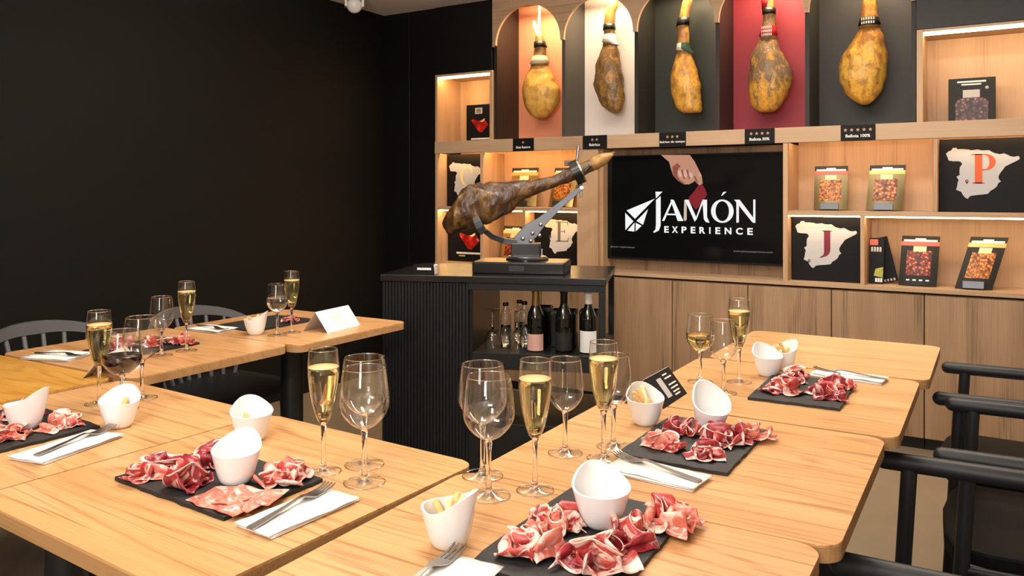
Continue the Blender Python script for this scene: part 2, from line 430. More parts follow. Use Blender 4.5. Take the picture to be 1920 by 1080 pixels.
def prism_xy(name, pts, z0, z1, mat, parent=None, bev=0.0, mats=None, **kw):
    bm = bmesh.new()
    a = [bm.verts.new((x, y, z0)) for x, y in pts]; b = [bm.verts.new((x, y, z1)) for x, y in pts]
    bm.faces.new(a[::-1]); top = bm.faces.new(b)
    n = len(pts)
    for i in range(n):
        j = (i + 1) % n; bm.faces.new((a[i], a[j], b[j], b[i]))
    if bev:
        bmesh.ops.bevel(bm, geom=[e for e in top.edges], offset=bev, segments=2, affect='EDGES', profile=.5)
    return finish(name, bm, mat, parent, **kw)

def dup(o, parent=None, loc=None):
    c = o.copy(); COL.objects.link(c)
    if parent is not None: c.parent = parent
    if loc is not None: c.location = loc
    return c

def dup_tree(root, loc, rz, label, group=None):
    r = root.copy(); COL.objects.link(r); r.location = loc; r.rotation_euler = (0, 0, rz); r['label'] = label
    if group: r['group'] = group
    for ch in list(root.children):
        c = dup(ch, r)
        for g in list(ch.children): dup(g, c)
    return r

def text_mesh(name, body, size, mat, parent, loc, rot=(PI / 2, 0, 0), width=None, bold=0.0, spacing=1.0, depth=.0004, height=None):
    cu = bpy.data.curves.new('lettering', 'FONT'); cu.body = body; cu.size = size; cu.align_x = 'CENTER'; cu.align_y = 'CENTER'
    cu.offset = bold; cu.space_character = spacing; cu.extrude = depth; cu.resolution_u = 3
    t = bpy.data.objects.new('lettering', cu); COL.objects.link(t)
    bpy.context.view_layer.update()
    me = bpy.data.meshes.new_from_object(t.evaluated_get(bpy.context.evaluated_depsgraph_get()))
    bpy.data.objects.remove(t); bpy.data.curves.remove(cu)
    me.name = name; me.materials.clear(); me.materials.append(mat)
    xs = [v.co.x for v in me.vertices]; ys = [v.co.y for v in me.vertices]
    if xs:
        cx, cy = (min(xs) + max(xs)) / 2, (min(ys) + max(ys)) / 2
        sx = width / (max(xs) - min(xs)) if width else 1; sy = height / (max(ys) - min(ys)) if height else (sx if width else 1)
        for v in me.vertices: v.co.x = (v.co.x - cx) * sx; v.co.y = (v.co.y - cy) * sy
    o = bpy.data.objects.new(name, me); COL.objects.link(o); o.parent = parent; o.location = loc; o.rotation_euler = rot
    return o

# ================================================================== THE ROOM
YF, YB = 4.36, 4.63           # front of the joinery, back of the shelves
XL, XR, YN = -3.68, 1.75, -2.2
struct(box('floor', XL - .1, XR + .1, YN - .1, 5.0, -.06, 0, M['floor'], bev=0))
struct(box('ceiling', XL - .1, XR + .1, YN - .1, 5.0, 2.5, 2.56, M['ceil'], bev=0))
struct(box('wall_left', XL - .1, XL, YN, 5.0, 0, 2.5, M['black_wall'], bev=0))
struct(box('wall_right', XR, XR + .1, YN, 5.0, 0, 2.5, M['cream'], bev=0))
struct(box('wall_near', XL, XR, YN - .1, YN, 0, 2.5, M['cream'], bev=0))
struct(box('wall_back', XL, XR, 4.70, 4.80, 0, 2.5, M['black_panel'], bev=0))
struct(box('trim_1', XL, -3.455, YF + .012, 4.70, 0, 2.5, M['black_panel'], bev=.002))
struct(box('trim_2', -3.452, -3.232, YF + .012, 4.70, 0, 2.5, M['black_panel'], bev=.002))
struct(box('trim_3', -3.228, -2.772, YF, 4.70, 2.046, 2.5, M['black_panel'], bev=.002))
struct(box('trim_4', -.320, .62, YF, 4.70, 2.046, 2.5, M['charcoal'], bev=.002))
struct(box('trim_5', .622, XR, YF, 4.70, 0, 2.5, M['charcoal'], bev=.002))

# ================================================================== WALL JOINERY
# --- base cabinets (each one a unit), one long worktop
edges = [-3.225, -2.83, -2.41, -1.985, -1.56, -1.134, -.709, -.285, .14, .60]
where = ['hidden mostly behind the black bar cart', 'standing behind the glasses inside the black bar cart', 'seen behind the bottles inside the black bar cart',
         'just past the bar cart below the television', 'below the middle of the television', 'below the television edge by the shelf with the letter J',
         'below the poster with the letter J', 'below the shelf of two tilted snack pouches', 'at the frame edge behind the armchairs']
for i, (a, b) in enumerate(zip(edges, edges[1:])):
    u = thing('base_cabinet', 'low oak cabinet ' + where[i], 'cabinet', ((a + b) / 2, YF, 0), group='low oak cabinets along the wall')
    w = b - a
    box('carcass', -w / 2 + .001, w / 2 - .001, .021, .34, .06, .755, M['cab'], u)
    obox('door', -w / 2 + .0025, w / 2 - .0025, 0, .02, .058, .752, M['cab'], u)
    box('plinth', -w / 2 + .001, w / 2 - .001, .022, .34, 0, .06, M['black'], u)
wt = obox('worktop', -3.225, .60, YF - .005, 4.70, .765, .787, M['oak_x']); tag(wt, 'long narrow oak worktop over the low cabinets under the television', 'worktop')

# --- long beam under the hanging hams
bm = bmesh.new(); add_box(bm, -1.9125, 1.9125, -.005, .028, -.04, .04, .001, 1); add_box(bm, -1.9125, 1.9125, .028, .34, .005, .04)
bmo = finish('shelf_board', bm, M['oak_x'], loc=(-1.3125, YF, 1.555)); tag(bmo, 'long thick oak shelf board under the hanging hams carrying the star plaques', 'shelf')

def led(parent, x0, x1, y, z, h=.006, d=.010, m='led'):
    return box('light_strip', x0, x1, y, y + d, z - h, z, M[m], parent, bev=0)

# --- left shelving, lower
t = thing('shelf_unit', 'lit oak shelf unit behind the whole ham with letters C and E', 'shelf', (0, 0, 0))
box('side_panel', -3.225, -3.203, YF, 4.70, .787, 1.515, M['oak'], t)
box('side_panel', -2.160, -2.022, YF, 4.70, .787, 1.515, M['oak'], t)
box('back_panel', -3.203, -2.16, YB, 4.70, .787, 1.559, M['oak'], t, bev=0)
box('middle_shelf', -3.203, -2.16, YF, YB, 1.138, 1.160, M['oak_x'], t)
box('divider', -2.862, -2.842, YF, YB, 1.160, 1.515, M['oak'], t)
box('divider', -2.862, -2.842, YF, YB, .787, 1.138, M['oak'], t)
box('divider', -2.545, -2.523, YF, YB, .787, 1.138, M['oak'], t)
for x0, x1 in ((-3.2, -2.866), (-2.838, -2.164)): led(t, x0, x1, YF + .034, 1.552)
for x0, x1, z in ((-3.2, -2.866, 1.137), (-2.838, -2.55, 1.137), (-2.518, -2.164, 1.137)):
    led(t, x0, x1, YF + .016, z)
# --- left shelving, upper niche
t = thing('wall_niche', 'tall lit oak niche with a black ham box beside the first hanging ham', 'niche', (0, 0, 0))
box('side_panel', -3.225, -3.205, YF, 4.70, 1.595, 2.045, M['oak'], t)
box('side_panel', -2.790, -2.768, YF, 4.70, 1.595, 2.045, M['oak'], t)
box('back_panel', -3.205, -2.79, YB, 4.70, 1.595, 2.045, M['oak'], t, bev=0)
box('top_panel', -3.205, -2.79, YF, YB, 2.030, 2.045, M['oak_x'], t)
led(t, -3.2, -2.795, YF + .016, 2.030, .013, .014)
# --- right shelving, lower
t = thing('shelf_unit', 'lit oak shelf unit of snack pouches with letters J and P', 'shelf', (0, 0, 0))
box('side_panel', -.950, -.925, YF, 4.70, .787, 1.515, M['oak'], t)
box('back_panel', -.925, .60, YB, 4.70, .787, 1.559, M['oak'], t, bev=0)
box('middle_shelf', -.925, .60, YF, YB, 1.134, 1.158, M['oak_x'], t)
box('divider', -.246, -.228, YF, YB, 1.158, 1.515, M['oak'], t)
box('divider', -.572, -.552, YF, YB, .787, 1.134, M['oak'], t)
for x0, x1 in ((-.92, -.25), (-.224, .6)): led(t, x0, x1, YF + .034, 1.552, m='led_soft')
for x0, x1, z in ((-.92, -.576, 1.133), (-.548, .6, 1.133)):
    led(t, x0, x1, YF + .016, z, m='led_soft')
# --- right niche, upper
t = thing('wall_niche', 'wide lit oak niche with one dark pouch beside the last hanging ham', 'niche', (0, 0, 0))
box('side_panel', -.318, -.290, YF, 4.70, 1.595, 2.045, M['oak'], t)
box('back_panel', -.29, .60, YB, 4.70, 1.595, 2.045, M['oak'], t, bev=0)
box('top_panel', -.29, .60, YF, YB, 2.032, 2.045, M['oak_x'], t)
led(t, -.286, .60, YF + .016, 2.032, .014, .014, 'led_soft')
# --- television surround
t = thing('wall_panel', 'oak surround behind and around the television', 'panel', (0, 0, 0))
box('back_panel', -2.022, -.95, 4.52, 4.70, .787, 1.515, M['cab'], t, bev=0)
box('side_panel', -2.0225, -2.0005, YF + .03, 4.52, .787, 1.515, M['oak'], t)

# --- arched display with five bays
bx = [-2.755, -2.262, -1.785, -1.305, -.832, -.330]
t = thing('ham_display', 'oak arched display with five coloured bays where hams hang', 'display', (0, 0, 0))
bm = bmesh.new()
pts = [(bx[0] - .012, 2.5), (bx[0] - .012, 2.19)]
for k in range(5):
    l, r = bx[k] + .012, bx[k + 1] - .012
    c, rad = (l + r) / 2, (r - l) / 2
    for i in range(25):
        a = PI - PI * i / 24
        pts.append((c + rad * math.cos(a), 2.20 + rad * math.sin(a)))
    pts.append((bx[k + 1] - .012, 2.19)); pts.append((bx[k + 1] + .012, 2.19))
pts = pts[:-1] + [(bx[5] + .008, 2.19), (bx[5] + .008, 2.5)]
add_prism_xz(bm, pts, YF - .002, YF + .018)
finish('arch_front', bm, M['oak_x'], t)
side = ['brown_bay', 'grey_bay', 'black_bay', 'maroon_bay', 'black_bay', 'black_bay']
backs = ['salmon', 'white_panel', 'green_panel', 'wine_panel', 'charcoal']
for k in range(6):
    if k < 5: box('partition', bx[k] - .010, bx[k] + .012, YF + .018, 4.66, 1.595, 2.5, M[side[k]], t, bev=0)
    else: box('partition', bx[k] - .012, bx[k] + .008, YF + .018, 4.66, 1.595, 2.5, M[side[k]], t, bev=0)
for k in range(5):
    box('back_panel', bx[k] + .012, bx[k + 1] - .010, 4.655, 4.70, 1.595, 2.5, M[backs[k]], t, bev=0)
    area('bay_spot', ((bx[k] + bx[k + 1]) / 2 + .05, 4.44, 2.485), (.2, .05), 4.6, (1.0, .72, .42), target=((bx[k] + bx[k + 1]) / 2, 4.60, 1.75))
# dark hanging rail hidden in the head of the arches; the hams' ropes are tied to it
rail = tube('hanging_rail', [(-2.743, 4.50, 2.47), (-.342, 4.50, 2.47)], .008, M['black_metal'], t)

# ================================================================== HANGING HAMS
def loft(name, secs, mat, parent, depth=.8, seg=24, amp=.0, seed=0, smooth=True, cap=True, nscale=14):
    """secs: (z, cx, halfwidth); round cross-sections, flattened front to back, dented by noise"""
    bm = bmesh.new(); rings = []
    for z, cx, hw in secs:
        ring = []
        for i in range(seg):
            a = 2 * PI * i / seg
            p = Vector((cx + hw * math.cos(a), hw * depth * math.sin(a), z))
            if amp:
                n = noise.noise(p * nscale + Vector((seed * 3.1, 0, 0))) + .5 * noise.noise(p * nscale * 2.3 + Vector((0, seed, 0)))
                k = 1 + amp * n; p.x = cx + (p.x - cx) * k; p.y *= k
            ring.append(bm.verts.new(p))
        rings.append(ring)
    for a, b in zip(rings, rings[1:]):
        for i in range(seg):
            j = (i + 1) % seg; bm.faces.new((a[i], a[j], b[j], b[i]))
    if cap:
        bm.faces.new(rings[0]); bm.faces.new(rings[-1])
    return finish(name, bm, mat, parent, smooth=smooth)

def interp(secs, n):
    out = []
    zs = [s[0] for s in secs]
    for i in range(n):
        z = zs[0] + (zs[-1] - zs[0]) * i / (n - 1)
        for a, b in zip(secs, secs[1:]):
            if (a[0] >= z >= b[0]) or (a[0] <= z <= b[0]):
                f = (z - a[0]) / (b[0] - a[0]) if b[0] != a[0] else 0
                out.append((z, a[1] + (b[1] - a[1]) * f, a[2] + (b[2] - a[2]) * f)); break
    return out

HB = [
 [(2.067, -2.506, .060), (2.029, -2.508, .082), (1.977, -2.505, .106), (1.926, -2.499, .127), (1.874, -2.496, .131), (1.823, -2.495, .119), (1.778, -2.495, .092), (1.747, -2.5, .056), (1.732, -2.496, .022)],
 [(2.160, -2.015, .044), (2.105, -2.019, .064), (2.041, -2.024, .08), (1.975, -2.021, .091), (1.926, -2.019, .096), (1.876, -2.012, .092), (1.827, -2.001, .081), (1.777, -1.989, .065), (1.75, -1.974, .044), (1.736, -1.965, .018)],
 [(2.069, -1.546, .040), (2.001, -1.543, .064), (1.938, -1.54, .08), (1.891, -1.535, .088), (1.845, -1.532, .088), (1.798, -1.522, .081), (1.751, -1.511, .076), (1.725, -1.497, .062), (1.702, -1.485, .028)],
 [(2.096, -1.065, .048), (2.035, -1.071, .073), (1.99, -1.064, .095), (1.945, -1.054, .11), (1.886, -1.052, .119), (1.828, -1.056, .115), (1.77, -1.066, .099), (1.726, -1.072, .075), (1.699, -1.069, .037)],
 [(2.105, -.547, .052), (2.056, -.552, .072), (2.002, -.563, .092), (1.961, -.573, .109), (1.907, -.579, .115), (1.851, -.582, .113), (1.81, -.581, .102), (1.768, -.58, .083), (1.732, -.573, .051), (1.711, -.57, .018)]]
HN = [
 [(2.067, -2.504, .058), (2.132, -2.504, .046), (2.183, -2.498, .038), (2.234, -2.503, .032), (2.27, -2.508, .022)],
 [(2.157, -2.015, .042), (2.219, -2.015, .037), (2.285, -2.017, .033), (2.349, -2.010, .034), (2.40, -1.992, .032), (2.44, -1.978, .022)],
 [(2.069, -1.546, .040), (2.119, -1.547, .036), (2.156, -1.547, .034), (2.218, -1.551, .034), (2.295, -1.539, .029), (2.37, -1.519, .029), (2.42, -1.511, .020)],
 [(2.096, -1.063, .046), (2.166, -1.059, .037), (2.224, -1.056, .033), (2.283, -1.06, .030), (2.342, -1.059, .028), (2.40, -1.06, .018)],
 [(2.106, -.549, .050), (2.155, -.549, .043), (2.194, -.55, .038), (2.249, -.548, .033), (2.304, -.55, .026), (2.38, -.55, .018)]]
HLAB = ['pear-shaped yellow ham with a cream collar hanging before the salmon panel', 'slim mottled brown ham with a white collar hanging before the white panel',
        'long amber ham with a white and green collar hanging before the dark green panel', 'broad ham with a red collar hanging before the burgundy panel',
        'round-bottomed ham with a black collar hanging before the charcoal panel']
HM = [ham_mat('ham_rind_yellow', (.80, .46, .10), (.52, .24, .055), (.22, .09, .03), .30, .12, .25),
      ham_mat('ham_rind_brown', (.42, .22, .05), (.17, .095, .035), (.055, .035, .02), .05, .35, .8, 30),
      ham_mat('ham_rind_amber', (.74, .38, .055), (.34, .17, .055), (.13, .06, .02), .26, .12, .45, 26),
      ham_mat('ham_rind_grey', (.72, .36, .05), (.20, .13, .075), (.09, .055, .03), .14, .09, .55, 30),
      ham_mat('ham_rind_gold', (.76, .42, .06), (.32, .14, .035), (.14, .06, .02), .26, .10, .4, 24)]
COLZ = [(2.065, 2.132, 'collar_cream', 1.28), (2.155, 2.222, 'collar_white', 1.18), (2.066, 2.122, 'collar_white', 1.15), (2.094, 2.168, 'collar_red', 1.2), (2.104, 2.158, 'tie_black', 1.2)]
TIE = [(2.187, 2.225, 'tie_black'), (2.25, 2.285, 'tie_black'), (2.225, 2.27, 'tie_black'), (2.235, 2.27, 'tie_black'), None]

def axis_at(secs, z):
    for a, b in zip(secs, secs[1:]):
        lo, hi = min(a[0], b[0]), max(a[0], b[0])
        if lo <= z <= hi:
            f = (z - a[0]) / (b[0] - a[0]); return a[1] + (b[1] - a[1]) * f, a[2] + (b[2] - a[2]) * f
    return secs[-1][1], secs[-1][2]

for k in range(5):
    z0 = HB[k][-1][0]; x0 = HB[k][4][1]
    h = thing('cured_ham', HLAB[k], 'ham', (x0, 4.515, z0), group='hams hanging in the arches')
    loc = lambda secs: [(z - z0, cx - x0, hw) for z, cx, hw in secs]
    loft('rind', interp(loc(HB[k]), 26), HM[k], h, depth=.78, seg=32, amp=.10, seed=k + 1)
    loft('shank', interp(loc(HN[k]), 16), M['hoof'] if k in (0, 1) else HM[k], h, depth=.9, seg=18, amp=.12, seed=k + 9, nscale=30)
    zc0, zc1, cm, fl = COLZ[k]
    secs = []
    for i in range(4):
        z = zc0 + (zc1 - zc0) * i / 3
        cx, hw = axis_at(HN[k], z); secs.append((z - z0, cx - x0, hw * (fl - (fl - 1.06) * i / 3)))
    cb = loft('collar', secs, M[cm], h, depth=.95, seg=24, cap=False)
    if k == 2:
        bm = bmesh.new(); rr = []
        for z, cx, hw in secs:
            rr.append([bm.verts.new((cx + hw * 1.03 * math.cos(a), hw * .98 * math.sin(a), z)) for a in [(-90 + 100 * i / 8) * PI / 180 for i in range(9)]])
        for a, b in zip(rr, rr[1:]):
            for i in range(8): bm.faces.new((a[i], a[i + 1], b[i + 1], b[i]))
        finish('collar_print', bm, M['collar_green'], cb, smooth=True)
    if k in (3, 4):
        cx, hw = axis_at(HN[k], (zc0 + zc1) / 2)
        for i in range(3 if k == 3 else 2):
            wdt = (.030, .036, .042)[i] if k == 3 else (.046, .03)[i]
            zz = (zc1 - .016 - .020 * i) - z0
            bm = bmesh.new()
            for s in range(6):
                a0 = -PI / 2 + (s - 3) / 6 * 1.3; a1 = -PI / 2 + (s - 2.4) / 6 * 1.3
                r0 = hw * 1.19
                vs = [bm.verts.new((cx - x0 + r0 * math.cos(a), .95 * r0 * math.sin(a), zz + dz)) for a, dz in ((a0, 0), (a1, 0), (a1, .013), (a0, .013))]
                bm.faces.new(vs)
            finish('collar_print', bm, M['print_white'], cb)
    if TIE[k]:
        za, zb, tm = TIE[k]
        secs = []
        for i in range(3):
            z = za + (zb - za) * i / 2; cx, hw = axis_at(HN[k], z); secs.append((z - z0, cx - x0, hw * 1.14))
        loft('tag', secs, M[tm], h, depth=1, seg=18, amp=.12, seed=k, nscale=60)
    if k == 3:
        cx, hw = axis_at(HN[k], 2.29)
        loft('tag', [(2.27 - z0, cx - x0 - .012, hw * .9), (2.34 - z0, cx - x0 - .014, hw * .95)], M['collar_red'], h, depth=1.1, seg=14, amp=.1, seed=4)
    ztop = HN[k][-1][0]; xt = HN[k][-1][1]
    if k == 0:    # pale split trotter and its loop of rope
        loft('trotter', [(2.22 - z0, -2.505 - x0, .030), (2.27 - z0, -2.512 - x0, .022), (2.32 - z0, -2.535 - x0, .018), (2.365 - z0, -2.548 - x0, .008)], M['bread_pale'], h, depth=.9, seg=14, amp=.1, seed=3)
        tube('rope', [(-2.495 - x0, 0, 2.24 - z0), (-2.497 - x0, -.014, 2.35 - z0), (-2.497 - x0, -.016, 2.47 - z0)], .006, M['rope'], h)
        tube('rope', [(-2.510 - x0, 0, 2.24 - z0), (-2.502 - x0, -.018, 2.35 - z0), (-2.490 - x0, -.016, 2.47 - z0)], .006, M['rope'], h)
    else:
        tube('rope', [(xt - x0, 0, ztop - .03 - z0), (xt - x0, -.015, 2.47 - z0)], .006, M['rope'], h)

# ================================================================== STAR PLAQUES
PL = [(-2.608, -2.456, 1, 'Gran Reserva'), (-2.117, -1.959, 2, 'Ibérico'), (-1.633, -1.476, 3, 'Ibérico de campo'), (-1.148, -.991, 4, 'Bellota 50%'), (-.663, -.501, 5, 'Bellota 100%')]
words = ['one star', 'two stars', 'three stars', 'four stars', 'five stars']
tw = [.105, .07, .148, .105, .115]
for (a, b, n, s), wd, w_ in zip(PL, words, tw):
    p = thing('name_plaque', f'small black plaque with {wd} reading {s}', 'sign', ((a + b) / 2, YF - .005, 1.553), group='star plaques under the hams')
    p = box('plate', -(b - a) / 2, (b - a) / 2, -.006, 0, -.039, .042, M['poster'], p)
    for i in range(n):
        x = (i - (n - 1) / 2) * .029
        pts = []
        for q in range(10):
            r = .0095 if q % 2 == 0 else .0048
            pts.append((x + r * math.sin(q * PI / 5), .016 + r * math.cos(q * PI / 5)))
        prism_xz('star', pts, -.0068, -.0058, M['star'], p)
    text_mesh('lettering', s, .022, M['print_white'], p, (0, -.0064, -.014), width=w_, bold=.0006, height=.016)

# ================================================================== POSTERS WITH THE MAP OF SPAIN
SPAIN = [(0.0, 0.721), (0.037, 0.76), (0.074, 0.773), (0.097, 0.811), (0.141, 0.816), (0.163, 0.79), (0.222, 0.791), (0.302, 0.784), (0.353, 0.769), (0.44, 0.78), (0.497, 0.762), (0.597, 0.764), (0.626, 0.739), (0.669, 0.715), (0.739, 0.696), (0.795, 0.708), (0.838, 0.686), (0.872, 0.664), (0.921, 0.651), (0.983, 0.663), (1.0, 0.638), (0.991, 0.608), (0.935, 0.576), (0.851, 0.529), (0.809, 0.505), (0.781, 0.459), (0.739, 0.398), (0.718, 0.352), (0.725, 0.307), (0.753, 0.275), (0.718, 0.246), (0.697, 0.193), (0.654, 0.153), (0.612, 0.128), (0.583, 0.082), (0.526, 0.072), (0.411, 0.059), (0.338, 0.045), (0.302, 0.0), (0.266, 0.021), (0.229, 0.073), (0.215, 0.111), (0.141, 0.146), (0.156, 0.193), (0.163, 0.247), (0.178, 0.294), (0.148, 0.354), (0.192, 0.379), (0.189, 0.44), (0.195, 0.502), (0.229, 0.557), (0.2, 0.594), (0.156, 0.601), (0.104, 0.599), (0.037, 0.613), (0.022, 0.667)]
BORD = [[(.24, .79), (.26, .68), (.22, .60)], [(.50, .76), (.52, .66), (.46, .55), (.50, .44), (.34, .42), (.20, .44)], [(.62, .74), (.68, .60), (.62, .50), (.64, .38), (.52, .40)], [(.80, .70), (.76, .58), (.80, .50)],
        [(.16, .27), (.34, .28), (.50, .24), (.56, .32), (.64, .38)], [(.33, .42), (.36, .28)], [(.56, .24), (.58, .16), (.65, .15)], [(.64, .38), (.72, .35)]]

def glyph(ch):
    """serif capitals, unit height, list of polygons"""
    if ch == 'J':
        return [[(.20, 1), (.42, 1), (.42, .27), (.38, .14), (.27, .05), (.06, -.02), (.06, .02), (.16, .08), (.20, .17)], [(.14, 1.0), (.48, 1.0), (.48, .97), (.14, .97)]]
    if ch == 'P':
        o = [[(.14, 1), (.38, 1), (.38, 0), (.14, 0)], [(.02, 1), (.46, 1), (.46, .965), (.02, .965)], [(.06, .035), (.46, .035), (.46, 0), (.06, 0)]]
        ring = []
        for a0, a1 in zip(range(90, -90, -15), range(75, -105, -15)):
            def P_(a, rx, rz): return (.46 + rx * math.cos(math.radians(a)), .72 + rz * math.sin(math.radians(a)))
            ring.append([P_(a0, .34, .28), P_(a1, .34, .28), P_(a1, .14, .235), P_(a0, .14, .235)])
        return o + ring + [[(.38, .485), (.47, .485), (.47, .44), (.38, .44)]]
    if ch == 'E':
        return [[(.16, 1), (.32, 1), (.32, 0), (.16, 0)], [(.05, 1), (.72, 1), (.72, .96), (.05, .96)], [(.68, 1), (.74, 1), (.74, .80), (.71, .80)], [(.05, .04), (.76, .04), (.76, 0), (.05, 0)],
                [(.75, 0), (.80, .22), (.77, .22), (.70, 0)], [(.32, .53), (.56, .53), (.56, .49), (.32, .49)], [(.54, .60), (.58, .60), (.58, .42), (.54, .42)]]
    if ch == 'C':
        out = []
        def P_(a, rx, rz, ox=0): return (.42 + ox + rx * math.cos(math.radians(a)), .5 + rz * math.sin(math.radians(a)))
        for a0 in range(50, 310, 13):
            a1 = a0 + 13
            out.append([P_(a0, .42, .5), P_(a1, .42, .5), P_(a1, .30, .46, .03), P_(a0, .30, .46, .03)])
        return out + [[(.66, .95), (.76, .95), (.76, .70), (.72, .70)]]

def add_flat(bm, pts, y):
    bm.faces.new([bm.verts.new((x, y, z)) for x, z in pts])

def map_poster(ch, label, x0, x1, z0, z1, y, mx, mz, ms, lx, lz, lh, lm, pin, pinm, lw=1.0):
    p = thing('map_poster', label, 'poster', ((x0 + x1) / 2, y, z0), group='map posters on the shelves')
    ox, oz = (x0 + x1) / 2, z0
    p = box('board', x0 - ox, x1 - ox, 0, .012, 0, z1 - z0, M['poster'], p)
    bm = bmesh.new(); add_flat(bm, [(mx + a * ms - ox, mz + b * ms - oz) for a, b in SPAIN], -.0008); finish('map', bm, M['map'], p)
    bm = bmesh.new()
    for line in BORD:
        for (a, b), (c, d) in zip(line, line[1:]):
            A_ = Vector((mx + a * ms - ox, mz + b * ms - oz)); B_ = Vector((mx + c * ms - ox, mz + d * ms - oz))
            n = (B_ - A_).orthogonal().normalized() * .0011
            add_flat(bm, [tuple(A_ + n), tuple(B_ + n), tuple(B_ - n), tuple(A_ - n)], -.0012)
    finish('map_border', bm, M['map_line'], p)['kind'] = 'stuff'
    bm = bmesh.new()
    for poly in glyph(ch): add_flat(bm, [(lx + a * lh * lw - ox, lz + b * lh - oz) for a, b in poly], -.0018)
    finish('letter', bm, lm, p)
    bm = bmesh.new()
    px, pz = pin[0] - ox, pin[1] - oz
    for i in range(12):
        a0, a1 = 2 * PI * i / 12, 2 * PI * (i + 1) / 12
        add_flat(bm, [(px + .007 * math.cos(a0), pz + .007 * math.sin(a0)), (px + .007 * math.cos(a1), pz + .007 * math.sin(a1)), (px + .003 * math.cos(a1), pz + .003 * math.sin(a1)), (px + .003 * math.cos(a0), pz + .003 * math.sin(a0))], -.0018)
    add_flat(bm, [(px - .006, pz - .004), (px + .006, pz - .004), (px, pz - .016)], -.0018)
    finish('map_pin', bm, pinm, p)

map_poster('J', 'black square poster of white Spain map with maroon letter J', -.919, -.578, .787, 1.128, 4.436, -.9025, .8537, .305, -.786, .912, .142, M['letter_wine'], (-.832, .895), M['letter_grey'])
map_poster('P', 'black square poster of white Spain map with orange letter P', -.224, .20, 1.159, 1.512, 4.45, -.196, 1.222, .305, -.092, 1.296, .142, M['letter_orange'], (-.107, 1.308), M['letter_wine'], .92)
map_poster('C', 'black poster of white Spain map with pale gold letter C behind the ham', -3.200, -2.866, 1.161, 1.512, 4.462, -3.182, 1.222, .292, -3.088, 1.298, .126, M['letter_cream'], (-3.06, 1.29), M['letter_cream'])
map_poster('E', 'black poster of white Spain map with grey serif letter E beside the ham stand', -2.520, -2.163, .788, 1.134, 4.475, -2.452, .866, .276, -2.372, .945, .125, M['letter_grey'], (-2.405, .975), M['letter_grey'])

# ================================================================== BLACK PRODUCT BOXES WITH RAW MEAT PRINT
def meat_box(label, x0, x1, y, z0, z1, loz, lz, plate, text):
    b = thing('product_box', label, 'box', ((x0 + x1) / 2, y, z0)); ox = (x0 + x1) / 2
    box('carton', x0 - ox, x1 - ox, 0, .06, 0, z1 - z0, M['poster'], b)
    c = (loz[0] - ox, loz[1] - z0); w = lz
    prism_xz('meat_picture', [(c[0] + a * w, c[1] + d * w) for a, d in ((-.5, .26), (-.44, .34), (-.1, .25), (.12, .25), (.26, .34), (.5, .02), (.34, -.12), (.12, -.34), (-.06, -.30), (-.34, .02))], -.002, -.0005, M['meat_print'], b)
    prism_xz('fat_edge', [(c[0] + a * w, c[1] + d * w) for a, d in ((.0, .24), (.12, .26), (.27, .35), (.30, .28), (.14, .17))], -.003, -.002, M['cream_label'], b)
    if plate:
        box('plate_print', plate[0] - ox - .028, plate[0] - ox + .028, -.002, 0, plate[1] - z0 - .02, plate[1] - z0 + .02, M['map_line'], b, bev=0)
        for i in range(3): box('plate_line', plate[0] - ox - .018, plate[0] - ox + .018, -.003, -.002, plate[1] - z0 - .012 + i * .01, plate[1] - z0 - .007 + i * .01, M['poster'], b, bev=0)
    for (tx, tz, tw_, th_, tm) in text:
        box('print_line', tx - ox - tw_ / 2, tx - ox + tw_ / 2, -.002, 0, tz - z0 - th_ / 2, tz - z0 + th_ / 2, tm, b, bev=0)
meat_box('black carton with a red meat picture in the upper lit niche', -3.045, -2.80, 4.47, 1.596, 1.842, (-2.935, 1.70), .135, (-2.945, 1.80), [(-2.93, 1.613, .15, .010, M['print_white'])])
meat_box('black carton with a red meat picture beneath the whole ham', -3.198, -2.868, 4.47, .788, 1.132, (-3.02, .925), .165, None, [(-3.02, .845, .21, .012, M['print_white']), (-3.08, .826, .05, .008, M['print_gold'])])

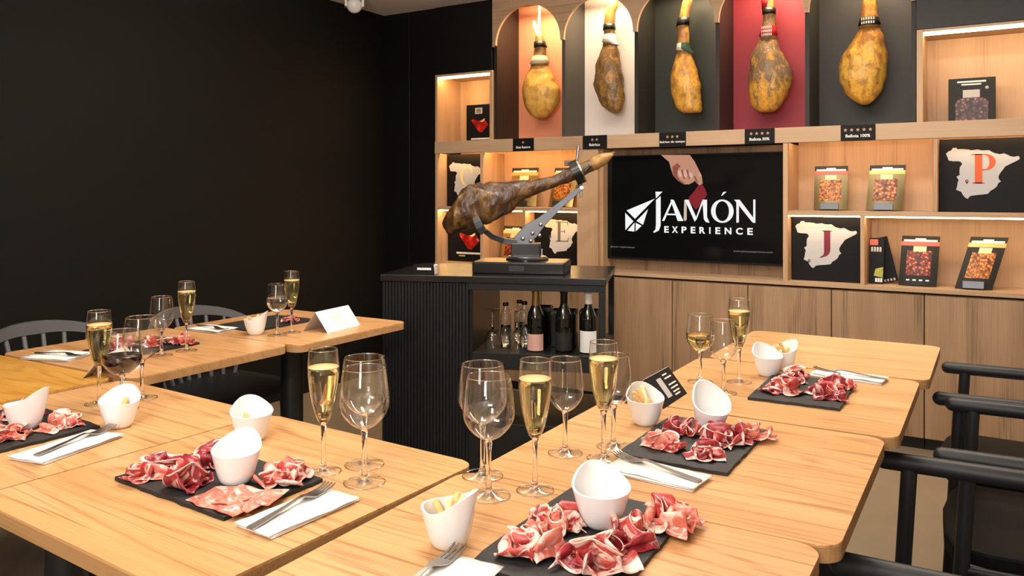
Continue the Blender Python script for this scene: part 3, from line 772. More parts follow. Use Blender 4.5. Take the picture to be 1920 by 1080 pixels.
# ================================================================== SNACK POUCHES
def pouch(label, x, y, z, w, h, lean, roll, front, window, band, plate=None, yaw=0.0, stand=True):
    """foil stand-up pouch: gusseted bag, header, printed picture, cream label"""
    p = thing('snack_pouch', label, 'snack pouch', (x, y, z), group='nut pouches on the shelves', rot=(lean, 0, yaw))
    bm = bmesh.new(); nx, nz = 8, 10; g = {}
    for s in (0, 1):
        for i in range(nx + 1):
            for j in range(nz + 1):
                a, b = i / nx, j / nz
                fat = .022 * (1 - b) ** .8 * math.sin(PI * max(.02, min(.98, a))) ** .5 + .0012
                X = (a - .5) * w + roll * b * h; Z = b * h
                g[s, i, j] = bm.verts.new((X, (-fat if s == 0 else fat * .5), Z))
    for i in range(nx):
        for j in range(nz):
            bm.faces.new((g[0, i, j], g[0, i + 1, j], g[0, i + 1, j + 1], g[0, i, j + 1]))
            bm.faces.new((g[1, i, j], g[1, i, j + 1], g[1, i + 1, j + 1], g[1, i + 1, j]))
    for j in range(nz):
        for i in (0, nx):
            vs = (g[0, i, j], g[0, i, j + 1], g[1, i, j + 1], g[1, i, j]); bm.faces.new(vs)
    for i in range(nx):
        for j in (0, nz):
            bm.faces.new((g[0, i, j], g[0, i + 1, j], g[1, i + 1, j], g[1, i, j]))
    bag = finish('bag', bm, front, p, smooth=True, auto=40)
    def patch(nm, a0, a1, b0, b1, mat, off):
        bm = bmesh.new(); V = {}
        for i in range(7):
            for j in range(7):
                a = a0 + (a1 - a0) * i / 6; b = b0 + (b1 - b0) * j / 6
                fat = .022 * (1 - b) ** .8 * math.sin(PI * max(.02, min(.98, a))) ** .5 + .0012
                V[i, j] = bm.verts.new(((a - .5) * w + roll * b * h, -fat - off, b * h))
        for i in range(6):
            for j in range(6): bm.faces.new((V[i, j], V[i + 1, j], V[i + 1, j + 1], V[i, j + 1]))
        return finish(nm, bm, mat, bag, smooth=True)
    patch('picture', .17, .82, .20, .70, window, .0012)
    patch('header', .0, 1.0, .885, 1.0, M['dark_pack'], .0012)
    patch('title_print', .06, .94, .885, .925, M['print_white'], .0020)
    patch('title_print', .36, .64, .91, .955, M['print_white'], .0022)
    patch('colour_band', .0, 1.0, .80, .885, band, .0014)
    patch('name_label', .33, .67, .68, .79, M['cream_label'], .0022)
    if stand:
        box('stand_lip', -.045, .045, -.034, -.026, 0, .035, M['steel'], p, bev=.001)
    else:
        for i in range(4): patch('claim_print', .2 + .17 * i, .29 + .17 * i, .09, .12, M['print_white'], .0016)
    return p
Z1, Z2 = 1.160, .789
pouch('gold pouch with orange nuts and coral band on the upper shelf', -.735, 4.49, Z1, .166, .235, -.13, .0, M['olive_foil'], M['nuts_orange'], M['red_band'])
pouch('gold pouch with pale mixed nuts and gold band on the upper shelf', -.478, 4.49, Z1, .168, .235, -.13, .07, M['olive_foil'], M['nuts_mixed'], M['gold_band'])
pouch('dark pouch with red fruit mix and coral band on the lower shelf', -.322, 4.455, Z2, .170, .248, -.14, .06, M['dark_pack'], M['nuts_red'], M['red_band'], stand=False)
pouch('slanted pouch with orange snacks and gold band on the lower shelf', -.080, 4.44, Z2, .156, .252, -.16, .27, M['dark_pack'], M['nuts_orange'], M['gold_band'], stand=True)
pouch('gold pouch of nuts half hidden above the whole ham', -2.625, 4.51, Z1 + .002, .20, .255, -.13, .0, M['gold_foil'], M['nuts_mixed'], M['gold_band'])
pouch('orange pouch leaning behind the shank of the whole ham', -2.345, 4.50, Z1 + .002, .17, .25, -.13, .12, M['gold_foil'], M['nuts_orange'], M['gold_band'])
pouch('pale pouch with brown nuts below the whole ham', -2.700, 4.50, Z2, .19, .245, -.13, .05, M['gold_foil'], M['nuts_red'], M['cream_label'])
# dark pouch in the upper niche
p = thing('gift_box', 'flat charcoal box with dark berries picture in the wide upper niche', 'box', (-.0875, 4.50, 1.596))
box('carton', -.10, .10, 0, .045, 0, .216, M['dark_pack'], p)
prism_xz('picture', [(-.068, .0), (.068, .0), (.07, .10), (.05, .118), (-.05, .118), (-.07, .10)], -.0015, -.0003, M['nuts_dark'], p)
box('plate_print', -.038, .034, -.0022, -.0005, .120, .158, M['map_line'], p, bev=0)
box('print_line', -.062, .060, -.002, 0, .194, .202, M['print_white'], p, bev=0)
box('print_line', -.044, .040, -.002, 0, .181, .188, M['print_white'], p, bev=0)
lathe('seal_print', [(.008, 0), (.008, .001)], M['map_line'], p, seg=14, loc=(.064, -.0005, .165), rot=(PI / 2, 0, 0))
# magazines leaning beside the J poster
def magazine(label, x, y, lean, tilt, th, cover):
    p = thing('magazine', label, 'magazine', (x, y, Z2), group='dark magazines on the lower shelf', rot=(tilt, lean, 0))
    box('cover', -.035, .035, -th, 0, .0005, .232, cover, p)
    return p
m1 = magazine('black magazine with a coral corner leaning beside the J poster', -.508, 4.45, 0.0, -.12, .008, M['poster'])
box('corner_print', -.032, .006, -.0095, -.008, .195, .225, M['red_band'], m1, bev=0)
for i in range(4): box('title_print', -.026 + i * .013, -.017 + i * .013, -.0095, -.008, .162, .186, M['map_line'], m1, bev=0)
prism_xz('picture', [(-.012, .04), (.030, .03), (.032, .085), (-.004, .075)], -.0095, -.008, plain('olive_print', (.35, .36, .06), .6, var=.6, bscale=80), m1)
for i in range(3): box('print_line', -.005 + i * .012, .004 + i * .012, -.0095, -.008, .008, .028, M['print_white'], m1, bev=0)
m2 = magazine('black magazine with a pale edge leaning against the coral cornered one', -.512, 4.47, .0, 0, .006, M['poster'])
m2.rotation_euler = (-.06, -.24, 0); m2.location = (-.445, 4.51, Z2 + .006)
box('edge_print', -.036, -.028, -.0072, -.0055, .10, .225, M['map_line'], m2, bev=0)
for i in range(4): box('edge_print', -.03 + i * .015, -.022 + i * .015, -.0072, -.0055, .006, .018, M['map_line'], m2, bev=0)

# ================================================================== TELEVISION
tv = thing('television', 'wall television showing the white Jamón Experience logo on black', 'television', (-1.485, 4.455, .855))
ox, oz, ty = -1.485, .855, 4.455
box('casing', -.520, .520, .004, .055, 0, .620, M['black'], tv, bev=.003)
box('bezel', -.520, .520, .0, .006, 0, .620, M['poster'], tv, bev=.001)
screen = box('screen', -.513, .513, -.0008, .001, .012, .613, M['screen'], tv, bev=0)
ART = {
 'logo_facet': [[(-1.8757, 1.1466), (-1.6978, 1.2174), (-1.8223, 1.0968)], [(-1.7403, 1.1558), (-1.8127, 1.0847), (-1.7715, 1.0617)], [(-1.8848, 1.1322), (-1.832, 1.0824), (-1.8834, 1.0282)], [(-1.8251, 1.0748), (-1.8708, 1.0259), (-1.8264, 1.0205)], [(-1.8182, 1.0736), (-1.8182, 1.0226), (-1.7797, 1.0564)]],
 'letter_j': [[(-1.6944, 1.2582), (-1.651, 1.2581), (-1.6911, 1.2187)], [(-1.6911, 1.2098), (-1.6623, 1.2327), (-1.6623, 1.0601), (-1.673, 1.0313), (-1.7011, 1.0172), (-1.7092, 1.0208), (-1.6944, 1.0371), (-1.6911, 1.0659)]],
 'letter_a': [[(-1.654, 1.088), (-1.6397, 1.088), (-1.5923, 1.1926), (-1.5988, 1.2032)], [(-1.6028, 1.2114), (-1.5831, 1.2115), (-1.5246, 1.0892), (-1.559, 1.0886)], [(-1.6239, 1.1304), (-1.5674, 1.1304), (-1.5648, 1.122), (-1.6272, 1.122)]],
 'letter_m': [[(-1.5168, 1.2118), (-1.4943, 1.2119), (-1.4477, 1.1092), (-1.4579, 1.0855)], [(-1.4579, 1.0911), (-1.4161, 1.2042), (-1.406, 1.2042), (-1.4477, 1.0987)], [(-1.4136, 1.2122), (-1.3866, 1.2123), (-1.3866, 1.1151), (-1.3722, 1.0815), (-1.3941, 1.086), (-1.4054, 1.1025), (-1.4117, 1.1888)]],
 'accent': [[(-1.3059, 1.2353), (-1.2936, 1.2566), (-1.2753, 1.2578), (-1.2998, 1.2353)]],
 'letter_n': [[(-1.2207, 1.1992), (-1.2068, 1.183), (-1.2068, 1.0877), (-1.2207, 1.0844)], [(-1.2328, 1.213), (-1.2026, 1.2131), (-1.1224, 1.1072), (-1.1224, 1.0857), (-1.133, 1.0891)], [(-1.1282, 1.2146), (-1.1165, 1.2147), (-1.1165, 1.0846), (-1.1282, 1.0922)]]}
def art(name, polys, mat, off):
    bm = bmesh.new()
    for p in polys: add_flat(bm, [(x - ox, z - oz) for x, z in p], -off)
    return finish(name, bm, mat, screen)
for poly in ART['logo_facet']: art('logo_facet', [poly], M['scr_white'], .0030)
for k in ('letter_j', 'letter_a', 'letter_m', 'accent', 'letter_n'): art('logo_letter', ART[k], M['scr_white'], .0030)
art('logo_letter', [[(-1.5201, 1.2099), (-1.5053, 1.21), (-1.5053, 1.0977), (-1.5156, 1.0881), (-1.5233, 1.0974)]], M['scr_tan'], .0028)
ring = []
for i in range(32):
    a0, a1 = 2 * PI * i / 32, 2 * PI * (i + 1) / 32
    f = lambda a, rx, rz: (-1.2998 + rx * math.cos(a), 1.1485 + rz * math.sin(a))
    ring.append([f(a0, .064, .0655), f(a1, .064, .0655), f(a1, .038, .056), f(a0, .038, .056)])
art('logo_letter', ring, M['scr_white'], .0030)
art('hand_picture', [[(-1.661, 1.4726), (-1.4879, 1.4684), (-1.4592, 1.4305), (-1.437, 1.3867), (-1.418, 1.3493), (-1.4117, 1.303), (-1.4306, 1.2938), (-1.4477, 1.3063), (-1.4592, 1.3219), (-1.4655, 1.3126), (-1.4911, 1.3003), (-1.5233, 1.3005), (-1.559, 1.3227), (-1.5883, 1.3544), (-1.6015, 1.3955), (-1.6113, 1.4304)]], M['scr_skin'], .0014)
art('hand_shade', [[(-1.5916, 1.4017), (-1.5622, 1.4231), (-1.5427, 1.4071), (-1.559, 1.3823), (-1.5622, 1.351), (-1.5427, 1.3225), (-1.5168, 1.3067), (-1.5233, 1.3018), (-1.559, 1.3246), (-1.5883, 1.3563)], [(-1.4655, 1.3468), (-1.456, 1.3467), (-1.437, 1.3062), (-1.4465, 1.3063)], [(-1.5395, 1.382), (-1.5298, 1.385), (-1.5233, 1.3505), (-1.5136, 1.3286), (-1.5233, 1.3305)], [(-1.5091, 1.3816), (-1.4975, 1.3845), (-1.4943, 1.3533), (-1.4847, 1.3302), (-1.4943, 1.3327)]], M['scr_skin_shade'], .0018)
for poly in [[(-1.559, 1.376), (-1.546, 1.3821), (-1.533, 1.3506), (-1.5395, 1.3413), (-1.5525, 1.3477)], [(-1.5233, 1.3786), (-1.5104, 1.3816), (-1.5027, 1.3472), (-1.5104, 1.3379), (-1.5201, 1.3474)], [(-1.4911, 1.3688), (-1.4751, 1.3686), (-1.4687, 1.3437), (-1.477, 1.3345), (-1.4879, 1.3439)], [(-1.437, 1.3743), (-1.4243, 1.3556), (-1.4211, 1.3432), (-1.4306, 1.3464)]]: art('finger_nail', [poly], M['scr_nail'], .0020)
art('slice_picture', [[(-1.4389, 1.2926), (-1.4117, 1.2968), (-1.396, 1.269), (-1.3866, 1.2413), (-1.4148, 1.1949), (-1.4515, 1.1544), (-1.477, 1.1852), (-1.4975, 1.2069), (-1.4879, 1.2318), (-1.4592, 1.2629)]], M['scr_meat'], .0022)
for ch, px_, w_ in zip('EXPERIENCE', (443, 524, 612, 697, 783, 853, 926, 1018, 1118, 1213), (44, 55, 48, 44, 54, 12, 45, 60, 60, 48)):
    text_mesh('logo_letter', ch, .05, M['scr_white'], screen, (-1.6397 + (px_ - 422) * .000625 - ox, -.0030, 1.0385 - oz), width=w_ * .000625, height=.038, bold=.0016)
text_mesh('small_lettering', 'Jamón experience', .014, M['scr_dim'], screen, (-1.903 - ox, -.0025, .926 - oz), width=.155, height=.013)
text_mesh('small_lettering', 'www.jamonexperience.com', .014, M['scr_dim'], screen, (-1.131 - ox, -.0025, .926 - oz), width=.214, height=.013)

# ================================================================== BAR CART WITH HAM STAND
A20 = math.radians(20)
CX, CY = -2.257, 2.664
cart = thing('bar_cart', 'black fluted bar cart with open shelves below the whole ham', 'bar cart', (CX, CY, 0), A20)
CW, CD, CH = .960, .58, .90
box('top', -.004, CW + .004, -.008, CD, CH - .028, CH, M['black'], cart, bev=.002)
box('closed_side', 0, .385, .010, CD - .01, .03, CH - .028, M['cart'], cart)
bm = bmesh.new()
for i in range(27):
    add_box(bm, .004 + i * .0142, .004 + i * .0142 + .0122, .002, .010, .03, CH - .029, .0015, 1)
fp = finish('fluted_front', bm, M['cart'], cart); fp['kind'] = 'stuff'
box('top_rail', .385, CW, 0, .03, .843, CH - .028, M['cart'], cart)
box('corner_post', .934, CW, 0, .03, .03, .843, M['cart'], cart)
box('corner_post', .934, CW, CD - .04, CD - .01, .03, CH - .028, M['cart'], cart)
box('inner_side', .386, .402, .012, CD - .01, .29, .843, M['black'], cart)
box('shelf', .402, CW, 0, CD - .01, .512, .580, M['cart'], cart)
box('bottom_drawer', .386, CW, 0, CD - .01, .03, .285, M['cart'], cart)
for x in (.03, .92):
    for y in (.03, CD - .06): box('foot', x, x + .03, y, y + .03, 0, .03, M['black'], cart)

def on_cart(lx, ly, z):
    return (CX + lx * math.cos(A20) - ly * math.sin(A20), CY + lx * math.sin(A20) + ly * math.cos(A20), z)

# board under the stand
bd = thing('base_board', 'shallow black case under the ham stand on the cart', 'board', on_cart(.578, .22, CH), A20)
box('case', -.202, .202, -.12, .12, 0, .052, M['black'], bd, bev=.006, seg=2)
box('latch', -.04, .03, -.1215, -.119, .012, .036, M['black_metal'], bd)
# small card on the cart
c = thing('name_card', 'tiny black table card at the corner of the bar cart', 'card', on_cart(.170, .08, CH), A20)
prism_xz('card', [(-.05, 0), (.05, 0), (.045, .040), (-.045, .040)], -.02, -.018, M['poster'], c)
bm = bmesh.new()
for y0, y1 in ((-.03, .0), (.03, .0)):
    pass
bm.free()
box('print_line', -.028, .034, -.0215, -.0200, .016, .026, M['print_white'], c, bev=0)
box('card_back', -.045, .050, -.018, .03, 0, .002, M['paper_grey'], c, bev=0)
prism_xz('card_edge', [(.045, .0), (.052, .0), (.052, .036), (.045, .04)], -.018, .025, M['paper_grey'], c)

# ham stand: local x along the ham, z up
SA = math.radians(27)
hs = thing('ham_stand', 'steel ham holder with tilted arm and black clamp ring on the case', 'ham stand', on_cart(.592, .26, CH + .052), SA)
k = .00243
def hp(u, v): return ((u - 993) * k, 1.25 - (v - 362) * k - (CH + .052))
z0s = 0.0
lathe('base_disc', [(.095, 0), (.095, .006), (.088, .012), (.05, .014)], M['black'], hs, seg=40, auto=40)
lathe('base_rim', [(.085, .012), (.085, .016)], M['chrome'], hs, seg=40, auto=40)
box('hinge_block', -.072, .060, -.035, .035, .014, .075, M['black'], hs, bev=.004, seg=2)
box('lock_lever', .064, .070, -.040, -.034, .018, .05, M['chrome'], hs)
def bar(name, pts, w, th, mat, ys=None):
    """flat bar following points in the x-z plane: w is the depth, th the thickness"""
    bm = bmesh.new(); rings = []
    P = [Vector((x, ys[i] if ys else 0, z)) for i, (x, z) in enumerate(pts)]
    for i, p_ in enumerate(P):
        t = P[min(i + 1, len(P) - 1)] - P[max(i - 1, 0)]; t.y = 0; t.normalize(); n = Vector((-t.z, 0, t.x))
        tt = th[i] if isinstance(th, (list, tuple)) else th
        rings.append([bm.verts.new(p_ + n * a * tt / 2 + Vector((0, b * w / 2, 0))) for a, b in ((-1, -1), (1, -1), (1, 1), (-1, 1))])
    for a, b in zip(rings, rings[1:]):
        for i in range(4): j = (i + 1) % 4; bm.faces.new((a[i], a[j], b[j], b[i]))
    bm.faces.new(rings[0]); bm.faces.new(rings[-1])
    bmesh.ops.recalc_face_normals(bm, faces=bm.faces[:])
    bmesh.ops.bevel(bm, geom=bm.edges[:], offset=.0015, segments=1, affect='EDGES')
    return finish(name, bm, mat, hs)
bar('upper_arm', [hp(975, 452), hp(1000, 432), hp(1020, 414), hp(1055, 383), hp(1093, 352)], .022, [.05, .075, .045, .028, .022], M['steel'])
bar('lower_arm', [hp(1000, 452), hp(975, 454), hp(950, 450), hp(930, 442), hp(914, 428), hp(906, 418)], .024, [.045, .03, .026, .024, .022, .02], M['steel'], (0, 0, -.01, -.035, -.065, -.085))
bar('rest_pad', [hp(917, 434), hp(910, 424), hp(905, 413), hp(902, 405)], .03, [.030, .036, .036, .03], M['black'], (-.088, -.090, -.090, -.088))
for u, v in ((985, 446), (1003, 436), (1000, 450), (1018, 420), (1016, 440)):
    x, z = hp(u, v)
    lathe('bolt', [(.009, 0), (.009, .006), (.005, .010)], M['chrome'], hs, seg=12, loc=(x, -.012, z), rot=(PI / 2, 0, 0))
# clamp ring around the shank
rx_, rz_ = hp(1084, 324)
axis = Vector((.90, 0, .43)).normalized()
def ring_piece(name, r0, r1, half, mat, off=0.0):
    bm = bmesh.new(); prev = None; first = None
    n1 = Vector((-axis.z, 0, axis.x)); n2 = Vector((0, 1, 0)); cen = Vector((rx_, 0, rz_)) + axis * off
    rings = []
    for i in range(32):
        a = 2 * PI * i / 32; d_ = n1 * math.cos(a) + n2 * math.sin(a)
        rings.append([bm.verts.new(cen + d_ * r + axis * h_) for r, h_ in ((r0, -half), (r1, -half), (r1, half), (r0, half))])
    for i in range(32):
        a, b = rings[i], rings[(i + 1) % 32]
        for q in range(4): bm.faces.new((a[q], a[(q + 1) % 4], b[(q + 1) % 4], b[q]))
    return finish(name, bm, mat, hs, smooth=True, auto=40)
ring_piece('clamp_ring', .046, .056, .018, M['black'])
ring_piece('clamp_rim', .044, .057, .003, M['chrome'], .021)
x, z = hp(1068, 306); box('clamp_lug', x - .016, x + .016, -.012, .012, z - .014, z + .010, M['hoof_dark'], hs)
x, z = hp(1085, 295); tube('clamp_screw', [(x - .004, 0, z - .03), (x + .006, 0, z + .045)], .006, M['chrome'], hs)
x, z = hp(1093, 352); tube('clamp_pivot', [(x, -.022, z), (x, .022, z)], .009, M['chrome'], hs)
bar('ring_link', [hp(1090, 352), hp(1090, 342), hp(1085, 334)], .03, .022, M['black'])
x, z = hp(1092, 366); tube('pivot_screw', [(x, 0, z - .014), (x, 0, z + .02)], .005, M['chrome'], hs)

# the ham on the stand
wh = thing('cured_ham', 'whole dark cured ham tilted on the steel stand', 'ham', on_cart(.592, .26, CH + .052), SA)
SEC = [(836, 415, 5), (842, 412, 18), (850, 409, 30), (862, 401, 43), (884, 387, 43), (905, 381, 39), (926, 378, 35), (956, 368, 28), (982, 357.5, 19), (1012, 349, 13), (1043, 340.5, 10.5), (1067, 330.5, 11.5), (1087, 322, 12)]
def oblique(name, secs, mat, parent, depth, amp, seed, seg=28, sub=4):
    bm = bmesh.new(); rings = []
    full = []
    for a, b in zip(secs, secs[1:]):
        for i in range(sub): full.append(tuple(a[q] + (b[q] - a[q]) * i / sub for q in range(3)))
    full.append(secs[-1])
    ax = Vector((.915, 0, .40)).normalized(); nn = Vector((-ax.z, 0, ax.x))
    for u, v, r in full:
        x, z = hp(u, v); c_ = Vector((x, 0, z)); R_ = r * k; ring = []
        f_ = max(0, min(1, (u - 850) / 110)); nn = Vector((.22 * (1 - f_) - .42 * f_, 0, .95)).normalized()
        for i in range(seg):
            a = 2 * PI * i / seg
            p = c_ + nn * R_ * math.cos(a) + Vector((0, R_ * depth * math.sin(a), 0))
            q = p * 13 + Vector((seed, 0, 0))
            n = noise.noise(q) + .6 * noise.noise(q * 2.2) + .3 * noise.noise(q * 4.5)
            p = c_ + (p - c_) * (1 + amp * n)
            ring.append(bm.verts.new(p))
        rings.append(ring)
    for a, b in zip(rings, rings[1:]):
        for i in range(seg):
            j = (i + 1) % seg; bm.faces.new((a[i], a[j], b[j], b[i]))
    bm.faces.new(rings[0]); bm.faces.new(rings[-1])
    return finish(name, bm, mat, parent, smooth=True)
dark_rind = ham_mat('ham_rind_dark', (.26, .14, .03), (.060, .027, .012), (.012, .007, .005), .02, .30, .85, 17)
oblique('rind', SEC, dark_rind, wh, .80, .17, 2.0, seg=44, sub=7)
oblique('shank', [(1085, 323, 13), (1100, 316, 11), (1112, 311, 11)], M['hoof_dark'], wh, .9, .1, 5, seg=16)
oblique('trotter', [(1108, 313, 9), (1118, 308, 13), (1130, 302, 12), (1140, 296, 8), (1151, 290, 2.5)], M['hoof'], wh, .9, .16, 7, seg=16)
oblique('hoof_tip', [(1128, 300, 6), (1140, 294, 6), (1154, 287, 1.5)], M['hoof_dark'], wh, .9, .1, 8, seg=12)
x, z = hp(1104, 318); tube('tie', [(x - .012, -.026, z - .012), (x + .012, -.028, z + .014)], .008, M['tie_black'], wh)

# bottles, glasses and flasks in the cart
def bottle(label, lx, ly, cap, capz, label_mat, lz0, lz1, h=.258):
    b = thing('wine_bottle', label, 'bottle', on_cart(lx, ly, .580), A20)
    s = h / .30
    gb = lathe('glass_body', [(.0, 0), (.035, 0), (.037, .006), (.037, .165 * s), (.034, .185 * s), (.018, .225 * s), (.0145, .24 * s), (.0145, .285 * s), (.0165, .287 * s), (.0165, .298 * s), (.0, .30 * s)], M['bottle'], b, seg=28, cap0=False, cap1=False)
    lathe('capsule', [(.0155 if capz > .2 * s else .02, capz), (.0155, .285 * s), (.0175, .287 * s), (.0175, .3 * s), (.001, .302 * s)], cap, b, seg=24, cap0=False)
    bm = bmesh.new()
    n = 12; a0, a1 = -PI / 2 - 1.15, -PI / 2 + 1.15
    lo = [bm.verts.new((.0376 * math.cos(a0 + (a1 - a0) * i / n), .0376 * math.sin(a0 + (a1 - a0) * i / n), lz0)) for i in range(n + 1)]
    hi = [bm.verts.new((.0376 * math.cos(a0 + (a1 - a0) * i / n), .0376 * math.sin(a0 + (a1 - a0) * i / n), lz1)) for i in range(n + 1)]
    for i in range(n): bm.faces.new((lo[i], lo[i + 1], hi[i + 1], hi[i]))
    finish('label_paper', bm, label_mat, gb, smooth=True)
    return b
bottle('wine bottle with gold foil neck and pink label in the bar cart', .660, .085, M['gold_foil'], .165, M['pink_label'], .005, .075)
bottle('all black wine bottle between the gold and white necked ones', .780, .09, M['black'], .19, M['dark_pack'], .01, .085)
bottle('wine bottle with white capsule and white label in the bar cart', .884, .085, M['collar_white'], .205, M['print_white'], .005, .095)
for lab, lx, ly, w, h in (('square black tin behind the gold necked bottle', .659, .27, .085, .165), ('square black tin behind the all black bottle', .765, .215, .11, .160), ('square black tin behind the white capped bottle', .875, .215, .08, .162)):
    t = thing('black_tin', lab, 'tin', on_cart(lx, ly, .580), A20, group='black tins at the back of the bar cart')
    box('body', -w / 2, w / 2, -.04, .04, 0, h, M['black'], t, bev=.004); box('lid', -w / 2 - .002, w / 2 + .002, -.042, .042, h - .02, h, M['black_metal'], t, bev=.003)

def inverted_glass(label, lx, ly):
    g = thing('wine_glass', label, 'glass', on_cart(lx, ly, .580), A20, group='upside down glasses in the bar cart')
    lathe('bowl', [(.030, .001), (.036, .03), (.034, .055), (.020, .078), (.006, .088)], M['glass'], g, seg=28, cap0=False, cap1=False)
    lathe('stem', [(.005, .088), (.004, .12), (.004, .155), (.006, .165)], M['stem'], g, seg=12)
    lathe('foot', [(.006, .165), (.02, .170), (.032, .173), (.032, .175), (.006, .175)], M['foot'], g, seg=28)
inverted_glass('upturned stem glass beside the inner wall of the bar cart', .475, .07)
inverted_glass('upturned stem glass beside the pink labelled bottle', .580, .075)
def flask(label, lx, ly, h):
    g = thing('glass_flask', label, 'flask', on_cart(lx, ly, .580), A20, group='clear flasks in the bar cart')
    lathe('body', [(.001, 0), (.022, 0), (.024, .004), (.024, h * .72), (.018, h * .82), (.011, h * .88), (.011, h * .95)], M['glass'], g, seg=24, cap1=False)
    lathe('spirit', [(.001, .004), (.021, .004), (.021, h * .5), (.001, h * .5)], M['water'], g, seg=24)
    lathe('stopper', [(.013, h * .93), (.013, h)], M['black'], g, seg=16)
flask('tall clear flask with black stopper between the upturned glasses', .520, .13, .195)
flask('clear flask with black stopper close behind an upturned glass', .565, .22, .195)
flask('clear flask with black stopper nearest the gold necked bottle', .600, .145, .20)

# ================================================================== TABLES
def rr(w, h, r, n=7):
    pts = []
    for cx, cy, a in ((w / 2 - r, h / 2 - r, 0), (-w / 2 + r, h / 2 - r, 90), (-w / 2 + r, -h / 2 + r, 180), (w / 2 - r, -h / 2 + r, 270)):
        for i in range(n + 1):
            t_ = math.radians(a + 90 * i / n); pts.append((cx + r * math.cos(t_), cy + r * math.sin(t_)))
    return pts
TT = .75
def table(label, cx, cy, w, d, rz=0.0, top='table'):
    t = thing('dining_table', label, 'table', (cx, cy, 0), rz, 'square oak dining tables')
    prism_xy('tabletop', rr(w, d, .035), TT - .004, TT, M[top], t, bev=.0015)
    prism_xy('edge_band', rr(w, d, .035), TT - .026, TT - .004, M['edge'], t)
    prism_xy('under_plate', rr(.36, .36, .02), TT - .034, TT - .026, M['black_metal'], t)
    lathe('column', [(.042, .02), (.042, TT - .034)], M['black_metal'], t, seg=24, auto=40)
    prism_xy('base_plate', rr(.40, .40, .03), 0, .018, M['black_metal'], t)
    return t
table('oak table farthest along the armchair row holding only a napkin end', -.445, 2.675, .60, .56)
table('oak table with the white wine glass and napkin by the cabinets', -.465, 2.090, .60, .585)
table('oak table with the black tent card and tilted white bowl', -.493, 1.493, .615, .59)
table('oak corner table with the largest slate board nearest the camera', -.510, .900, .61, .59)
RM = math.radians(-3.3)
table('oak table holding five ham piles and the fork beside two empty glasses', -1.127, .9535, .583, .60, RM)
table('oak table under the red wine glass and cut off slate', -1.718, .9876, .592, .60, RM)
table('golden yellow corner table with nothing on it', -2.356, 1.000, .64, .605, 0, 'table_gold')
table('oak table along the black wall with a napkin and half hidden slate', -2.320, 1.600, .67, .565)
table('oak table along the black wall with the white tent card', -2.280, 2.172, .66, .57)

# ================================================================== ARMCHAIRS ALONG THE TABLES
def armchair(label, yf, yn, x0):
    """black tube armchair facing the tables (towards -x); its arms run at heights y=yf (far) and y=yn (near)"""
    c = thing('armchair', label, 'chair', (x0, (yf + yn) / 2, 0), 0, 'black armchairs along the tables')
    hw = (yf - yn) / 2; R = .0195
    for s in (1, -1):
        rounded_tube('armrest', [(.01, s * hw, .66), (.25, s * hw, .662), (.46, s * hw, .668), (.53, s * (hw - .03), .672)], R, M['chair'], c)
        tube('leg', [(.022, s * (hw - .005), 0), (.05, s * hw, .44), (.062, s * hw, .65)], [.013, .0165, .0165], M['chair'], c)
        tube('leg', [(.52, s * (hw - .03), 0), (.47, s * (hw - .02), .44), (.50, s * (hw - .03), .70), (.54, s * (hw - .04), .80)], [.013, .0165, .0165, .015], M['chair'], c)
        tube('side_rail', [(.05, s * hw, .415), (.47, s * (hw - .02), .41)], .011, M['chair'], c)
    pts = [(.03, hw - .035), (.01, hw - .10), (.0, 0), (.01, -hw + .10), (.03, -hw + .035), (.10, -hw + .022), (.40, -hw + .035), (.46, -hw + .06), (.47, 0), (.46, hw - .06), (.40, hw - .035), (.10, hw - .022)]
    prism_xy('seat', pts, .418, .452, M['seat'], c, bev=.008)
    bm = bmesh.new(); rows = []
    for z in (.70, .755, .81):
        row = []
        for s_ in (0, 1):
            for i in range(13):
                y = (-1 + 2 * i / 12) * (hw - .035); x = .50 + (z - .70) * .35 + .05 * (1 - (y / hw) ** 2) + s_ * .018
                row.append(bm.verts.new((x, y, z)))
        rows.append(row)
    for a, b in zip(rows, rows[1:]):
        for s_ in (0, 13):
            for i in range(12): bm.faces.new((a[s_ + i], a[s_ + i + 1], b[s_ + i + 1], b[s_ + i]))
        for e in (0, 12): bm.faces.new((a[e], a[13 + e], b[13 + e], b[e]))
    for r_ in (rows[0], rows[-1]):
        for i in range(12): bm.faces.new((r_[i], r_[i + 1], r_[13 + i + 1], r_[13 + i]))
    finish('backrest', bm, M['chair'], c, smooth=True, auto=50)
    return c
armchair('black armchair standing farthest off by the oak cabinets', 3.08, 2.604, -.142)
armchair('black armchair between the farthest and the nearest armchair', 2.553, 2.037, -.108)
armchair('black armchair closest to the camera beside the corner table', 1.942, 1.361, -.218)

